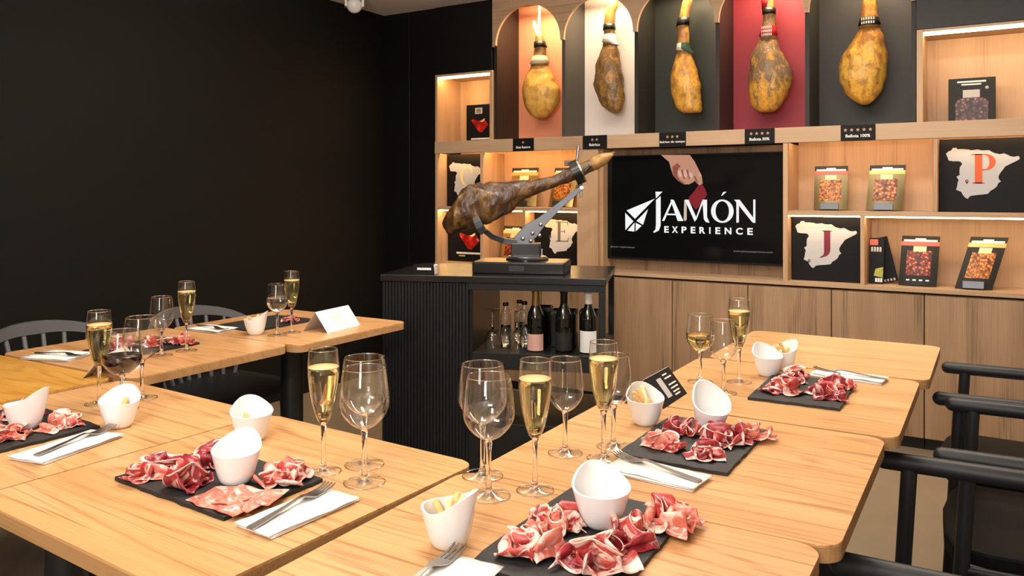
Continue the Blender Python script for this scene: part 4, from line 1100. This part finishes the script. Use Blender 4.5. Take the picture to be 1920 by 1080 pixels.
# spindle-back chairs by the black wall (facing the tables, towards +x)
def spindle_chair(label, y, x=-2.93, top=.785, half=.28):
    c = thing('spindle_chair', label, 'chair', (x, y, 0), 0, 'grey spindle chairs by the black wall')
    bm = bmesh.new(); rings = []
    n = 20
    for i in range(n + 1):
        f = -1 + 2 * i / n
        yy = f * half; xx = -.05 + .16 * abs(f) ** 2.2; zt = top - .055 * f * f - .05 * abs(f) ** 5; hh = .046 - .016 * abs(f)
        rings.append([bm.verts.new((xx + a, yy, zt + b)) for a, b in ((-.012, 0), (.012, 0), (.012, -hh), (-.012, -hh))])
    for a, b in zip(rings, rings[1:]):
        for q in range(4): bm.faces.new((a[q], a[(q + 1) % 4], b[(q + 1) % 4], b[q]))
    bm.faces.new(rings[0]); bm.faces.new(rings[-1])
    bmesh.ops.recalc_face_normals(bm, faces=bm.faces[:])
    finish('top_rail', bm, M['chair_grey'], c, smooth=True, auto=45)
    for i in range(8):
        f = -.86 + 1.72 * i / 7
        xx = -.05 + .16 * abs(f) ** 2.2; zt = top - .055 * f * f - .04
        tube('spindle', [(.02 + .06 * abs(f), f * half * .72, .46), (xx, f * half, zt)], [.009, .008], M['chair_grey'], c, seg=10)
    prism_xy('seat', rr(.44, .44, .07), .43, .462, M['chair'], c, bev=.006)
    for ch in c.children:
        if ch.name.startswith('seat'): ch.location = (.20, 0, 0)
    for sx in (.03, .37):
        for sy in (-.17, .17):
            tube('leg', [(sx + (.03 if sx > .2 else -.03), sy * 1.15, 0), (sx, sy, .432)], [.012, .017], M['chair_grey'], c)
    for sy in (-.18, .18): tube('stretcher', [(.02, sy, .20), (.38, sy, .20)], .010, M['chair_grey'], c)
    return c
spindle_chair('grey spindle back chair by the table with the half hidden slate', 1.590)
spindle_chair('grey spindle back chair by the table with the white tent card', 2.215, x=-2.93, top=.765)

# ================================================================== GLASSES
def flute_proto():
    g = thing('champagne_flute', '', 'glass', (0, 0, 0), 0, 'filled champagne flutes')
    lathe('bowl', [(.006, .088), (.011, .094), (.0165, .108), (.0215, .128), (.0255, .152), (.0280, .175), (.0283, .190), (.0265, .208), (.0255, .220)], M['glass'], g, seg=40, cap0=False, cap1=False)
    lathe('rim', [(.0252, .2192), (.0258, .2192), (.0258, .2204), (.0252, .2204), (.0252, .2192)], M['stem'], g, seg=40, cap0=False, cap1=False)
    lathe('champagne', [(.001, .094), (.0100, .096), (.0155, .109), (.0205, .129), (.0245, .153), (.0270, .176), (.0273, .188), (.001, .188)], M['champagne'], g, seg=40, cap0=False, cap1=False)
    lathe('bubble_ring', [(.001, .1884), (.0272, .1884), (.0272, .1892), (.001, .1892)], M['foam'], g, seg=40)
    lathe('stem', [(.012, .0042), (.0075, .0065), (.0050, .013), (.0040, .03), (.0040, .065), (.0050, .082), (.0065, .090)], M['stem'], g, seg=16)
    lathe('foot_rim', [(.0303, .0006), (.0317, .0006), (.0317, .0019), (.0303, .0022), (.0303, .0006)], M['stem'], g, seg=40, cap0=False, cap1=False)
    lathe('foot', [(.0308, .0004), (.0315, .0012), (.029, .0024), (.016, .0040), (.007, .007)], M['foot'], g, seg=40, cap0=False, cap1=False)
    return g
def wine_proto(name, label, group, rmax, rrim, h, hb, zmax, liquid=None, lz=0, stemr=.0042, footr=.036):
    g = thing('wine_glass', label, 'glass', (0, 0, 0), 0, group)
    prof = []
    for i in range(15):
        f = i / 14
        z = hb + (h - hb) * f; fm = (zmax - hb) / (h - hb)
        if f <= fm: r = .006 + (rmax - .006) * math.sin(PI / 2 * (f / fm)) ** .72
        else: r = rmax + (rrim - rmax) * ((f - fm) / (1 - fm)) ** 1.6
        prof.append((r, z))
    lathe('bowl', prof, M['glass'], g, seg=44, cap0=False, cap1=False)
    lathe('rim', [(rrim - .0004, h - .0007), (rrim + .0004, h - .0007), (rrim + .0004, h + .0006), (rrim - .0004, h + .0006), (rrim - .0004, h - .0007)], M['stem'], g, seg=44, cap0=False, cap1=False)
    lathe('stem', [(.014, .0046), (.0085, .0070), (.0055, .014), (stemr, .03), (stemr, hb - .02), (.0055, hb - .006), (.008, hb + .003)], M['stem'], g, seg=16)
    lathe('foot_rim', [(footr - .0012, .0006), (footr + .0002, .0006), (footr + .0002, .0019), (footr - .0012, .0022), (footr - .0012, .0006)], M['stem'], g, seg=44, cap0=False, cap1=False)
    lathe('foot', [(footr - .0007, .0004), (footr, .0012), (footr - .003, .0024), (footr * .5, .0042), (.008, .008)], M['foot'], g, seg=44, cap0=False, cap1=False)
    if liquid:
        lp = [(.001, hb + .004)] + [(max(.002, r - .0012), z + .001) for r, z in prof if hb + .004 < z < lz]
        for a, b in zip(prof, prof[1:]):
            if a[1] <= lz <= b[1]:
                lp.append((a[0] + (b[0] - a[0]) * (lz - a[1]) / (b[1] - a[1]) - .0012, lz))
        lp.append((.001, lz))
        lathe('wine', lp, M[liquid], g, seg=44, cap0=False, cap1=False)
    return g
fl = flute_proto()
FL = [((-1.028, 1.055), 'champagne flute beside the two empty glasses and the fork napkin'), ((-.659, 1.172), 'champagne flute between the big empty glasses and the bar cart bottles'),
      ((-.628, 1.380), 'champagne flute standing closest to the slate with the tilted bowl'), ((-1.818, 1.123), 'champagne flute beside the red wine glass'),
      ((-2.188, 1.641), 'champagne flute on the black wall tables before a spindle chair'), ((-2.150, 2.048), 'champagne flute behind the water glass near the white tent card'),
      ((-.574, 2.120), 'champagne flute beside the white wine glass')]
for i, ((x, y), lab) in enumerate(FL):
    if i == 0: fl.location = (x, y, TT); fl['label'] = lab
    else: dup_tree(fl, (x, y, TT), .3 * i, lab)
big = wine_proto('b', '', 'big empty wine glasses', .0435, .0365, .198, .092, .138)
BG = [((-.930, 1.053), 'big empty wine glass in front of its twin beside a flute'), ((-.990, 1.121), 'big empty wine glass half hidden behind its twin beside a flute'),
      ((-.713, 1.112), 'big empty wine glass nearest the bowl of breadsticks'), ((-.772, 1.184), 'big empty wine glass half hidden behind the one nearest the breadsticks'),
      ((-1.775, 1.205), 'big empty wine glass close behind the red wine glass')]
for i, ((x, y), lab) in enumerate(BG):
    if i == 0: big.location = (x, y, TT); big['label'] = lab
    else: dup_tree(big, (x, y, TT), .4 * i, lab)
sm = wine_proto('s', '', 'small empty wine glasses', .0355, .030, .181, .080, .122, footr=.033)
SG = [((-.704, 1.370), 'small empty wine glass alone on the table edge before the bar cart'), ((-.640, 1.453), 'small empty wine glass hidden behind a champagne flute by the black tent card'),
      ((-2.190, 1.553), 'small empty wine glass on the black wall tables beside a flute'), ((-.577, 1.986), 'small empty wine glass in front of the white wine')]
for i, ((x, y), lab) in enumerate(SG):
    if i == 0: sm.location = (x, y, TT); sm['label'] = lab
    else: dup_tree(sm, (x, y, TT), .4 * i, lab)
g = wine_proto('w', 'wine glass of water near the white tent card', 'filled wine glasses', .0375, .031, .180, .080, .122, 'water', .135, footr=.033); g.location = (-2.153, 1.983, TT)
g = wine_proto('w', 'wine glass half full of white wine on the far oak table', 'filled wine glasses', .0375, .031, .178, .080, .122, 'whitewine', .125, footr=.033); g.location = (-.664, 2.073, TT)
g = wine_proto('w', 'wine glass half full of red wine', 'filled wine glasses', .0440, .037, .182, .078, .122, 'redwine', .126); g.location = (-1.723, 1.119, TT)

# ================================================================== BOWLS, BREADSTICKS, SLATES, HAM
RND = random.Random(5)
def bowl(label, x, y, z, phi, rim=.041, hgt=.064, tall=.016, group='white dip bowls', tilt=(0, 0)):
    b = thing('dip_bowl', label, 'bowl', (x, y, z), 0, group, rot=(tilt[0], tilt[1], 0))
    bm = bmesh.new(); seg = 36; nr = 10
    def zr(a): return hgt + tall * math.cos(a - phi) + .005 * math.cos(2 * (a - phi))
    def rad(f, a):
        sq = 1 + .035 * math.cos(4 * (a - phi)) * f
        return (.021 + (rim - .021) * f ** .58) * sq if f > 0 else .021
    outer, inner = [], []
    for j in range(nr + 1):
        f = j / nr
        outer.append([bm.verts.new((rad(f, a) * math.cos(a), rad(f, a) * math.sin(a), f * zr(a) if j else .0)) for a in [2 * PI * i / seg for i in range(seg)]])
        fi = max(.0, f)
        inner.append([bm.verts.new(((rad(f, a) - .0035) * math.cos(a), (rad(f, a) - .0035) * math.sin(a), .006 + fi * (zr(a) - .006))) for a in [2 * PI * i / seg for i in range(seg)]])
    for R_, flip in ((outer, 0), (inner, 1)):
        for a, b_ in zip(R_, R_[1:]):
            for i in range(seg):
                j = (i + 1) % seg
                bm.faces.new((a[i], a[j], b_[j], b_[i]) if not flip else (a[j], a[i], b_[i], b_[j]))
    for i in range(seg):
        j = (i + 1) % seg; bm.faces.new((outer[-1][i], outer[-1][j], inner[-1][j], inner[-1][i]))
    bm.faces.new(outer[0][::-1]); bm.faces.new(inner[0])
    finish('porcelain', bm, M['porcelain'], b, smooth=True, auto=70)
    return b
view = lambda x, y: math.atan2(y, x)      # direction pointing away from where the guests' photographer stood
sticks = {}
BOWLS = [(-.661, .928, .75, .15, 'white dip bowl of breadsticks next to the big empty glass', 6, .0),
         (-1.286, 1.117, .75, 2.6, 'white dip bowl behind the slate with five ham piles', 3, .0),
         (-1.602, 1.035, .75, 2.2, 'white dip bowl in front of the red wine glass', 4, .0),
         (-.645, 1.633, .75, 2.3, 'white dip bowl of breadsticks in front of the black tent card', 8, .0),
         (-2.234, 1.959, .75, .6, 'white dip bowl of breadsticks near the water glass', 5, .0),
         (-.509, 2.337, .75, .9, 'white dip bowl of breadsticks behind another bowl on the far table', 8, .0)]
for x, y, z, ph, lab, ns, _ in BOWLS:
    bowl(lab, x, y, z, ph, tall=.014)
    for i in range(ns):
        a = RND.uniform(0, 2 * PI); r = RND.uniform(.0, .018); tilt = RND.uniform(.35, .95); L_ = RND.uniform(.036, .046); az = RND.uniform(0, 2 * PI)
        if i == 0: az, tilt, r, a = math.pi * .9, .8, .02, math.pi * .9
        d_ = Vector((math.sin(tilt) * math.cos(az), math.sin(tilt) * math.sin(az), math.cos(tilt)))
        p0 = Vector((x + r * math.cos(a) * .4, y + r * math.sin(a) * .4, z + (.026 if ns > 4 else .016) + .0035 * i)) - d_ * .010
        # keep each stick inside the cup
        bs = rounded_tube('breadstick', [(0, 0, 0), tuple(d_ * L_ * .5), tuple(d_ * L_)], RND.uniform(.0042, .0055), M['bread'] if RND.random() < .6 else M['bread_pale'], seg=8)
        bs.location = p0
        tag(bs, 'short breadstick in the ' + lab.replace(' of breadsticks', ''), 'breadstick', 'breadsticks in the ' + lab)
bowl('empty white dip bowl in front of the breadstick bowl on the far table', -.529, 2.240, .75, 2.4, tall=.016)
def slate(label, x0, x1, y0, y1, rz=0.0, seed=1):
    rnd = random.Random(seed); pts = []
    w, d_ = x1 - x0, y1 - y0; cx, cy = (x0 + x1) / 2, (y0 + y1) / 2
    for a, b in (((-1, -1), (1, -1)), ((1, -1), (1, 1)), ((1, 1), (-1, 1)), ((-1, 1), (-1, -1))):
        n = 14
        for i in range(n):
            f = i / n; px = a[0] + (b[0] - a[0]) * f; py = a[1] + (b[1] - a[1]) * f
            j = rnd.uniform(-.0018, .0018)
            pts.append((px * w / 2 + j, py * d_ / 2 + rnd.uniform(-.0018, .0018)))
    s = prism_xy('slate_board', pts, 0, .007, M['slate'], bev=.0012, loc=(cx, cy, TT), rot=(0, 0, rz))
    return tag(s, label, 'slate board', 'black slate boards with ham')
slate('black slate under five ham piles beside the fork nearest the two empty glasses', -1.303, -.997, .827, 1.027, RM, 1)
slate('black slate on the corner table closest to the camera', -.604, -.400, .884, 1.203, .02, 2)
slate('black slate in front of the black tent card', -.612, -.402, 1.404, 1.700, .0, 3)
slate('black slate on the far oak table by the cabinets', -.510, -.303, 1.955, 2.25, .02, 4)
slate('black slate cut off by the frame beside the red wine table', -1.935, -1.628, .815, 1.015, RM, 5)
slate('black slate half hidden by the flute on the black wall tables', -2.450, -2.245, 1.455, 1.735, .0, 6)
slate('black slate behind the water glass on the black wall tables', -2.49, -2.270, 1.985, 2.29, .0, 7)
SZ = .757
bowl('empty white dip bowl amid the ham piles by the fork with two glasses', -1.104, .926, SZ, 2.0, group='white dip bowls on slates', tall=.014)
bowl('empty white dip bowl on the slate closest to the camera', -.498, 1.086, SZ, 2.3, group='white dip bowls on slates', tall=.014, rim=.043)
bowl('tilted white dip bowl on the slate before the black tent card', -.504, 1.630, SZ + .012, 2.6, group='white dip bowls on slates', tall=.016, tilt=(.30, .20))
bowl('white dip bowl on the slate cut off by the frame', -1.736, .913, SZ, .5, group='white dip bowls on slates', tall=.018, rim=.043)

def ribbon(name, rnd, mat, parent, R, height, flat=False, centre=(0, 0, 0)):
    """one folded slice: a ruffled strip that winds round and stands on its edge, or lies in soft folds"""
    nu, nv = 34, 6
    turns = rnd.uniform(.8, 1.5); a0 = rnd.uniform(0, 2 * PI); dirn = rnd.choice((-1, 1)); ph = rnd.uniform(0, 9)
    lean = rnd.uniform(-.5, .7)
    bm = bmesh.new(); uvl = bm.loops.layers.uv.new('UVMap'); V = {}
    for i in range(nu + 1):
        f = i / nu
        if flat:
            bx_ = (f - .5) * R * 2.6; by_ = .010 * math.sin(f * 9 + ph); cz = .003
        else:
            a = a0 + dirn * turns * 2 * PI * f; rad = R * (1.0 - .62 * f) * (1 + .22 * math.sin(3.1 * f * 2 * PI + ph))
            bx_, by_ = rad * math.cos(a), rad * math.sin(a)
        for j in range(nv + 1):
            g_ = j / nv
            if flat:
                wv = R * .9 * (1 - .5 * abs(f - .5)) * (.75 + .35 * noise.noise(Vector((f * 4, ph, 0))))
                x = bx_ + .004 * noise.noise(Vector((f * 9, g_ * 4, ph))); y = by_ + (g_ - .5) * wv * 1.6
                z = .003 + .009 * abs(math.sin(f * 13 + g_ * 2.2 + ph)) * (.4 + g_)
            else:
                hgt = height * (.65 + .55 * noise.noise(Vector((f * 5, ph, 1.7))))
                ruf = .0050 * math.sin(f * 17 + ph + g_ * 1.6) * (.3 + g_)
                ca, sa = math.cos(a), math.sin(a)
                out = lean * hgt * g_ * g_ + ruf
                x = bx_ + ca * out; y = by_ + sa * out
                z = .0012 + hgt * math.sin(g_ * (1.35 + .35 * math.sin(f * 11 + ph)))
            V[i, j] = bm.verts.new((x + centre[0], y + centre[1], max(.0012, z) + centre[2]))
    for i in range(nu):
        for j in range(nv):
            fc = bm.faces.new((V[i, j], V[i + 1, j], V[i + 1, j + 1], V[i, j + 1]))
            for lp, (a_, b_) in zip(fc.loops, ((i, j), (i + 1, j), (i + 1, j + 1), (i, j + 1))):
                lp[uvl].uv = (a_ / nu * 2.0, b_ / nv)
    me = bpy.data.meshes.new(name); bm.to_mesh(me); bm.free(); me.materials.append(M[mat])
    for p in me.polygons: p.use_smooth = True
    o = bpy.data.objects.new(name, me); COL.objects.link(o); o.parent = parent
    md = o.modifiers.new('thickness', 'SOLIDIFY'); md.thickness = .0011; md.offset = 0
    return o
def gathered(name, rnd, mat, parent, L_, Wd, H, rot, centre):
    """one slice pushed together into a few soft upright folds"""
    nu, nv = 40, 10
    nf = rnd.uniform(1.8, 2.8); ph = rnd.uniform(0, 6.28); sd = rnd.uniform(0, 20)
    bm = bmesh.new(); uvl = bm.loops.layers.uv.new('UVMap'); V = {}
    cr, sr = math.cos(rot), math.sin(rot)
    for i in range(nu + 1):
        u = i / nu - .5
        for j in range(nv + 1):
            v = j / nv - .5
            p = 2 * PI * nf * u + ph + 1.6 * noise.noise(Vector((v * 2.2, sd, u)))
            env = max(0, 1 - (2 * u) ** 2 * .55) * max(.12, 1 - abs(2 * v) ** 2.2 * .75)
            hh = H * (.75 + .7 * noise.noise(Vector((u * 2.5, v * 2.0, sd + 5))))
            z = hh * env * (.5 + .5 * math.sin(p))
            x = L_ * u + .42 * H * math.cos(p) * env
            y = Wd * v * (1 + .5 * noise.noise(Vector((u * 3, sd, 1)))) + .35 * H * noise.noise(Vector((u * 4, v * 3, sd + 9))) + .25 * z * (1 if v > 0 else -1)
            V[i, j] = bm.verts.new((centre[0] + x * cr - y * sr, centre[1] + x * sr + y * cr, .0012 + centre[2] + max(0, z)))
    for i in range(nu):
        for j in range(nv):
            fc = bm.faces.new((V[i, j], V[i + 1, j], V[i + 1, j + 1], V[i, j + 1]))
            for lp, (a_, b_) in zip(fc.loops, ((i, j), (i + 1, j), (i + 1, j + 1), (i, j + 1))):
                lp[uvl].uv = (a_ / nu * 1.6, b_ / nv)
    me = bpy.data.meshes.new(name); bm.to_mesh(me); bm.free(); me.materials.append(M[mat])
    for p in me.polygons: p.use_smooth = True
    o = bpy.data.objects.new(name, me); COL.objects.link(o); o.parent = parent
    md = o.modifiers.new('thickness', 'SOLIDIFY'); md.thickness = .0012; md.offset = 0
    return o
def pile(label, x, y, mats, seed, R=.030, H=.030, n=4, flat=False, group=None):
    rnd = random.Random(seed)
    t = thing('ham_pile', label, 'ham slices', (x, y, SZ), 0, group)
    if flat:
        for i in range(3):
            gathered('slice', rnd, mats[i % len(mats)], t, R * 2.3, R * 1.1, .012, .15 + .2 * (i - 1), (.006 * (i - 1), (i - 1) * .016, .002 * i))
        return t
    a = rnd.uniform(0, PI)
    m_ = n - 2
    for i in range(m_):
        b = a + i * PI / m_ + rnd.uniform(-.3, .3)
        d_ = R * .38
        gathered('slice', rnd, mats[i % len(mats)], t, R * 1.75, R * 1.35, H * rnd.uniform(.85, 1.15), b, (d_ * math.cos(2 * PI * i / m_ + seed), d_ * math.sin(2 * PI * i / m_ + seed), .001 * i))
    ribbon('slice', rnd, mats[-1], t, R * .62, H * 1.0, False, (rnd.uniform(-.2, .2) * R, rnd.uniform(-.2, .2) * R, .004))
    ribbon('slice', rnd, mats[0], t, R * .42, H * .8, False, (rnd.uniform(-.6, .6) * R, rnd.uniform(-.6, .6) * R, .002))
    return t
A_, B_, C_ = 'slice_a', 'slice_b', 'slice_c'
G1 = 'ham piles on the slate with the fork by two glasses'
pile('dark ham pile at the outer corner of the slate', -1.262, .882, (A_, B_, C_), 11, .040, .034, 5, group=G1)
pile('tall curled dark ham pile in front of the dip bowl of five piles', -1.168, .880, (C_, A_), 12, .036, .042, 4, group=G1)
pile('ham pile behind the tall curled one beside the dip bowl', -1.205, .967, (A_, C_), 13, .034, .040, 4, group=G1)
pile('flat pink ham slices at the near edge of the slate', -1.042, .870, (B_, B_), 14, .052, .02, flat=True, group=G1)
pile('fatty red ham pile beside the dip bowl towards the glasses', -1.040, .975, (A_, B_), 15, .038, .038, 5, group=G1)
G2 = 'ham piles on the closest slate'
pile('orange red ham pile at the empty end of the closest slate', -.545, .962, (B_, A_), 21, .040, .036, 5, group=G2)
pile('pink folded ham pile against the bowl of the closest slate', -.553, 1.047, (A_, B_), 22, .037, .034, 5, group=G2)
pile('dark rosette of ham at the bottom frame edge', -.452, .968, (C_, A_), 23, .044, .040, 5, group=G2)
pile('dark red ham pile between the rosette and the bowl', -.445, 1.065, (C_, A_), 24, .038, .032, 4, group=G2)
pile('bright red ham pile at the far corner of the closest slate', -.415, 1.140, (B_, A_), 25, .042, .036, 5, group=G2)
G3 = 'ham piles on the slate by the black tent card'
pile('ham rosette alone at the near corner of the tent card slate', -.548, 1.485, (A_, B_), 31, .036, .030, 4, group=G3)
pile('ham pile leaning on the tilted bowl', -.548, 1.590, (A_, C_), 32, .036, .034, 4, group=G3)
pile('dark ham pile at the near edge of the tent card slate', -.462, 1.480, (C_, C_, A_), 33, .040, .028, 4, group=G3)
pile('dark ham pile in the middle of the tent card slate', -.455, 1.572, (C_, A_), 34, .040, .034, 5, group=G3)
pile('red ham pile at the far corner of the tent card slate', -.420, 1.640, (A_, B_), 35, .038, .030, 4, group=G3)
G4 = 'ham piles on the far slate'
pile('ham pile at the near corner of the far slate', -.448, 2.040, (C_, A_), 41, .038, .034, 4, group=G4)
pile('ham pile behind the near corner pile of the far slate', -.450, 2.145, (A_, C_), 42, .036, .030, 4, group=G4)
pile('ham pile beside the dip bowl of the far slate', -.455, 2.215, (C_, A_), 45, .032, .034, 4, group=G4)
pile('pale edged ham pile at the near edge of the far slate', -.345, 2.055, (C_, A_), 43, .042, .030, 5, group=G4)
pile('ham pile covering the napkin side of the far slate', -.340, 2.165, (A_, C_), 44, .042, .034, 5, group=G4)
G5 = 'ham piles on the cut off slate'
pile('pink ham pile at the near edge of the cut off slate', -1.705, .850, (B_, B_, A_), 51, .042, .026, 5, group=G5)
pile('swirled ham pile at the open corner of the cut off slate', -1.678, .955, (A_, B_), 52, .036, .034, 4, group=G5)
pile('ham pile at the frame edge behind the bowl of the cut off slate', -1.835, .955, (A_, C_), 53, .040, .036, 4, group=G5)
pile('ham pile at the frame edge on the cut off slate', -1.835, .865, (B_, A_), 54, .040, .030, 4, group=G5)
G6 = 'ham piles on the half hidden slate'
pile('ham pile seen through the red wine glass', -2.385, 1.545, (A_, B_), 61, .036, .034, 4, group=G6)
pile('ham pile seen beside the empty glass stem on the black wall tables', -2.330, 1.620, (A_, B_), 62, .036, .034, 4, group=G6)
pile('ham pile behind the stem of the flute on the black wall tables', -2.285, 1.690, (A_, B_), 63, .036, .032, 4, group=G6)
pile('ham pile behind the flute beside the water glass', -2.315, 2.190, (A_, C_), 71, .034, .032, 4, group='ham on the slate behind the water glass')

# ================================================================== NAPKINS AND FORKS
def napkin(label, p, rz, L_=.185, w=.085, seed=0):
    t = thing('napkin', label, 'napkin', (p[0], p[1], TT), rz, 'folded paper napkins')
    rnd = random.Random(seed)
    for k_, (dx, dz, rot_) in enumerate(((0, 0, 0), (.003, .0026, .02), (-.004, .0050, -.035))):
        bm = bmesh.new(); nx, ny = 12, 5; V = {}
        for i in range(nx + 1):
            for j in range(ny + 1):
                a, b = i / nx - .5, j / ny - .5
                V[i, j] = bm.verts.new((a * L_, b * w, .0008 + dz + .0012 * (noise.noise(Vector((a * 6, b * 5, seed + k_))) + 1) * (.5 + k_ * .5)))
        for i in range(nx):
            for j in range(ny): bm.faces.new((V[i, j], V[i + 1, j], V[i + 1, j + 1], V[i, j + 1]))
        o = finish('layer', bm, M['paper'], t, smooth=True, loc=(dx, dx * .6, 0), rot=(0, 0, rot_))
        md = o.modifiers.new('thickness', 'SOLIDIFY'); md.thickness = .0009
    return t
fork_p = None
def fork(label, p, rz, z=TT + .0095):
    """handle end at the origin, tines towards +x"""
    global fork_p
    if fork_p is None:
        t = thing('fork', label, 'fork', (p[0], p[1], z), rz, 'steel forks on the napkins')
        bm = bmesh.new(); prev = []
        prof = [(0, .0055, .0), (.004, .0075, .0), (.03, .0065, .0008), (.08, .0035, .004), (.105, .003, .0065), (.118, .004, .0065), (.126, .0095, .004), (.140, .0115, .0), (.150, .0115, .0)]
        rings = []
        for x, hw, z_ in prof:
            rings.append([bm.verts.new((x, s * hw, z_ + q)) for s, q in ((-1, 0), (1, 0), (1, .002), (-1, .002))])
        for a, b in zip(rings, rings[1:]):
            for i in range(4): bm.faces.new((a[i], a[(i + 1) % 4], b[(i + 1) % 4], b[i]))
        bm.faces.new(rings[0]); bm.faces.new(rings[-1])
        finish('handle', bm, M['fork'], t, smooth=True, auto=35)
        for i in range(4):
            y = (i - 1.5) * .0064
            bm = bmesh.new(); rings = []
            for x, hw, z_ in ((.149, .0019, 0), (.165, .0016, .0002), (.182, .0013, .003), (.190, .0007, .006)):
                rings.append([bm.verts.new((x, y + s * hw, z_ + q)) for s, q in ((-1, 0), (1, 0), (1, .0018), (-1, .0018))])
            for a, b in zip(rings, rings[1:]):
                for q in range(4): bm.faces.new((a[q], a[(q + 1) % 4], b[(q + 1) % 4], b[q]))
            bm.faces.new(rings[0]); bm.faces.new(rings[-1])
            finish('tine', bm, M['fork'], t)
        fork_p = t; return t
    return dup_tree(fork_p, (p[0], p[1], z), rz, label)
def setting(a, b, fa, fb, nlab, flab, w=.085, seed=0, L_=None):
    A0, B0 = Vector(a), Vector(b); d_ = B0 - A0; c_ = (A0 + B0) / 2
    napkin(nlab, c_, math.atan2(d_.y, d_.x), L_ or d_.length, w, seed)
    f0, f1 = Vector(fa), Vector(fb); e = f1 - f0
    fork(flab, f0, math.atan2(e.y, e.x))
setting((-.931, .812), (-.922, .988), (-.930, .803), (-.950, .985), 'white napkin beside the slate with five ham piles', 'fork on the napkin beside five ham piles', .082, 1)
setting((-1.536, .808), (-1.572, .988), (-1.532, .822), (-1.578, .998), 'white napkin in front of the breadstick bowl of the red wine table', 'fork pointing at the dip bowl of the red wine table', .090, 2)
setting((-.427, 1.338), (-.598, 1.352), (-.426, 1.330), (-.590, 1.382), 'white napkin along the near edge of the tent card slate', 'fork along the near edge of the tent card slate', .078, 3)
setting((-.585, .745), (-.600, .900), (-.620, .720), (-.628, .885), 'white napkin corner at the bottom frame edge', 'fork tines at the bottom frame edge', .085, 4)
setting((-2.425, 1.325), (-2.465, 1.440), (-2.520, 1.352), (-2.395, 1.385), 'white napkin on the black wall table near the yellow table', 'fork on the napkin near the yellow table', .165, 5)
setting((-2.445, 1.895), (-2.455, 1.995), (-2.535, 1.945), (-2.390, 1.930), 'white napkin between the two black wall slates', 'fork on the napkin between the two black wall slates', .165, 6)
setting((-.245, 2.315), (-.425, 2.330), (-.240, 2.312), (-.415, 2.345), 'white napkin behind the far slate', 'fork on the napkin behind the far slate', .080, 7)

# ================================================================== TENT CARDS
def tent(label, name, p, rz, w, h, spread, mat, inner):
    """folded card, fold along local x"""
    t = thing(name, label, 'card', (p[0], p[1], TT), rz)
    for s in (-1, 1):
        bm = bmesh.new()
        n = Vector((0, s * h, spread / 1)).normalized() * .0008
        vs = [Vector((-w / 2, s * spread, 0)), Vector((w / 2, s * spread, 0)), Vector((w / 2, 0, h)), Vector((-w / 2, 0, h))]
        o_ = [bm.verts.new(v) for v in vs]; i_ = [bm.verts.new(v - Vector((0, s * .0012, .0))) for v in vs]
        bm.faces.new(o_); bm.faces.new(i_[::-1])
        for q in range(4): bm.faces.new((o_[q], o_[(q + 1) % 4], i_[(q + 1) % 4], i_[q]))
        finish('leaf', bm, mat if s == -1 else inner, t)
    return t
def on_leaf(t, u0, u1, v0, v1, spread, h, mat, name, off=.0008):
    """flat print on the front leaf: u along the fold, v up the slope (0..1)"""
    bm = bmesh.new(); nrm = Vector((0, -h, spread)).normalized() * off
    vs = []
    for u, v in ((u0, v0), (u1, v0), (u1, v1), (u0, v1)):
        vs.append(bm.verts.new(Vector((u, -spread * (1 - v), h * v)) + nrm))
    bm.faces.new(vs); return finish(name, bm, mat, t)
# white card on the black wall tables; front leaf faces the photographer's side
ang = math.atan2(2.312 - 2.091, -2.072 + 2.036)
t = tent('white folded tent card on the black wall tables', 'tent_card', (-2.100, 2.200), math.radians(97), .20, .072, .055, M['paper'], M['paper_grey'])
faint = plain('faint_print', (.72, .66, .62), .85)
on_leaf(t, -.03, .03, .52, .72, .055, .072, plain('faint_logo_print', (.76, .62, .52), .85), 'logo_print')
for v in (.2, .32): on_leaf(t, -.06, .06, v, v + .05, .055, .072, faint, 'print_line')
t2 = tent('pale tent card seen end on beside the yellow table', 'tent_card', (-2.108, 1.345), math.radians(125), .16, .058, .050, M['paper_grey'], M['paper_grey'])
t3 = tent('black tent card with white print behind the breadstick bowl', 'tent_card', (-.703, 1.852), math.radians(90), .168, .062, .050, M['poster'], M['paper_grey'])
on_leaf(t3, -.028, .002, .18, .82, .050, .062, M['map_line'], 'picture_print')
for v, w_ in ((.82, .03), (.70, .045), (.48, .05), (.36, .048), (.24, .042), (.14, .035)):
    on_leaf(t3, .018, .018 + w_, v, v + .045, .050, .062, M['print_white'], 'print_line')

# ================================================================== SECURITY CAMERA ON THE CEILING
sc = thing('security_camera', 'small white security camera under the ceiling by the corner', 'camera', (-3.43, 3.79, 2.5), math.radians(42))
lathe('mount', [(.062, 0), (.062, -.012), (.05, -.02)], M['white_plastic'], sc, seg=28, auto=40)
for s in (-1, 1):
    bm = bmesh.new(); add_box(bm, s * .052 - .008, s * .052 + .008, -.025, .025, -.085, -.012, .004, 2); finish('yoke', bm, M['white_plastic'], sc)
lathe('housing', [(.001, .035), (.035, .033), (.047, .015), (.048, -.02), (.046, -.034), (.040, -.038)], M['white_plastic'], sc, seg=32, cap1=False, loc=(0, -.005, -.075), rot=(-PI / 2 + .35 + PI, 0, 0))
lathe('lens', [(.041, -.036), (.041, -.030), (.001, -.022)], M['lens'], sc, seg=28, loc=(0, -.005, -.075), rot=(-PI / 2 + .35 + PI, 0, 0))
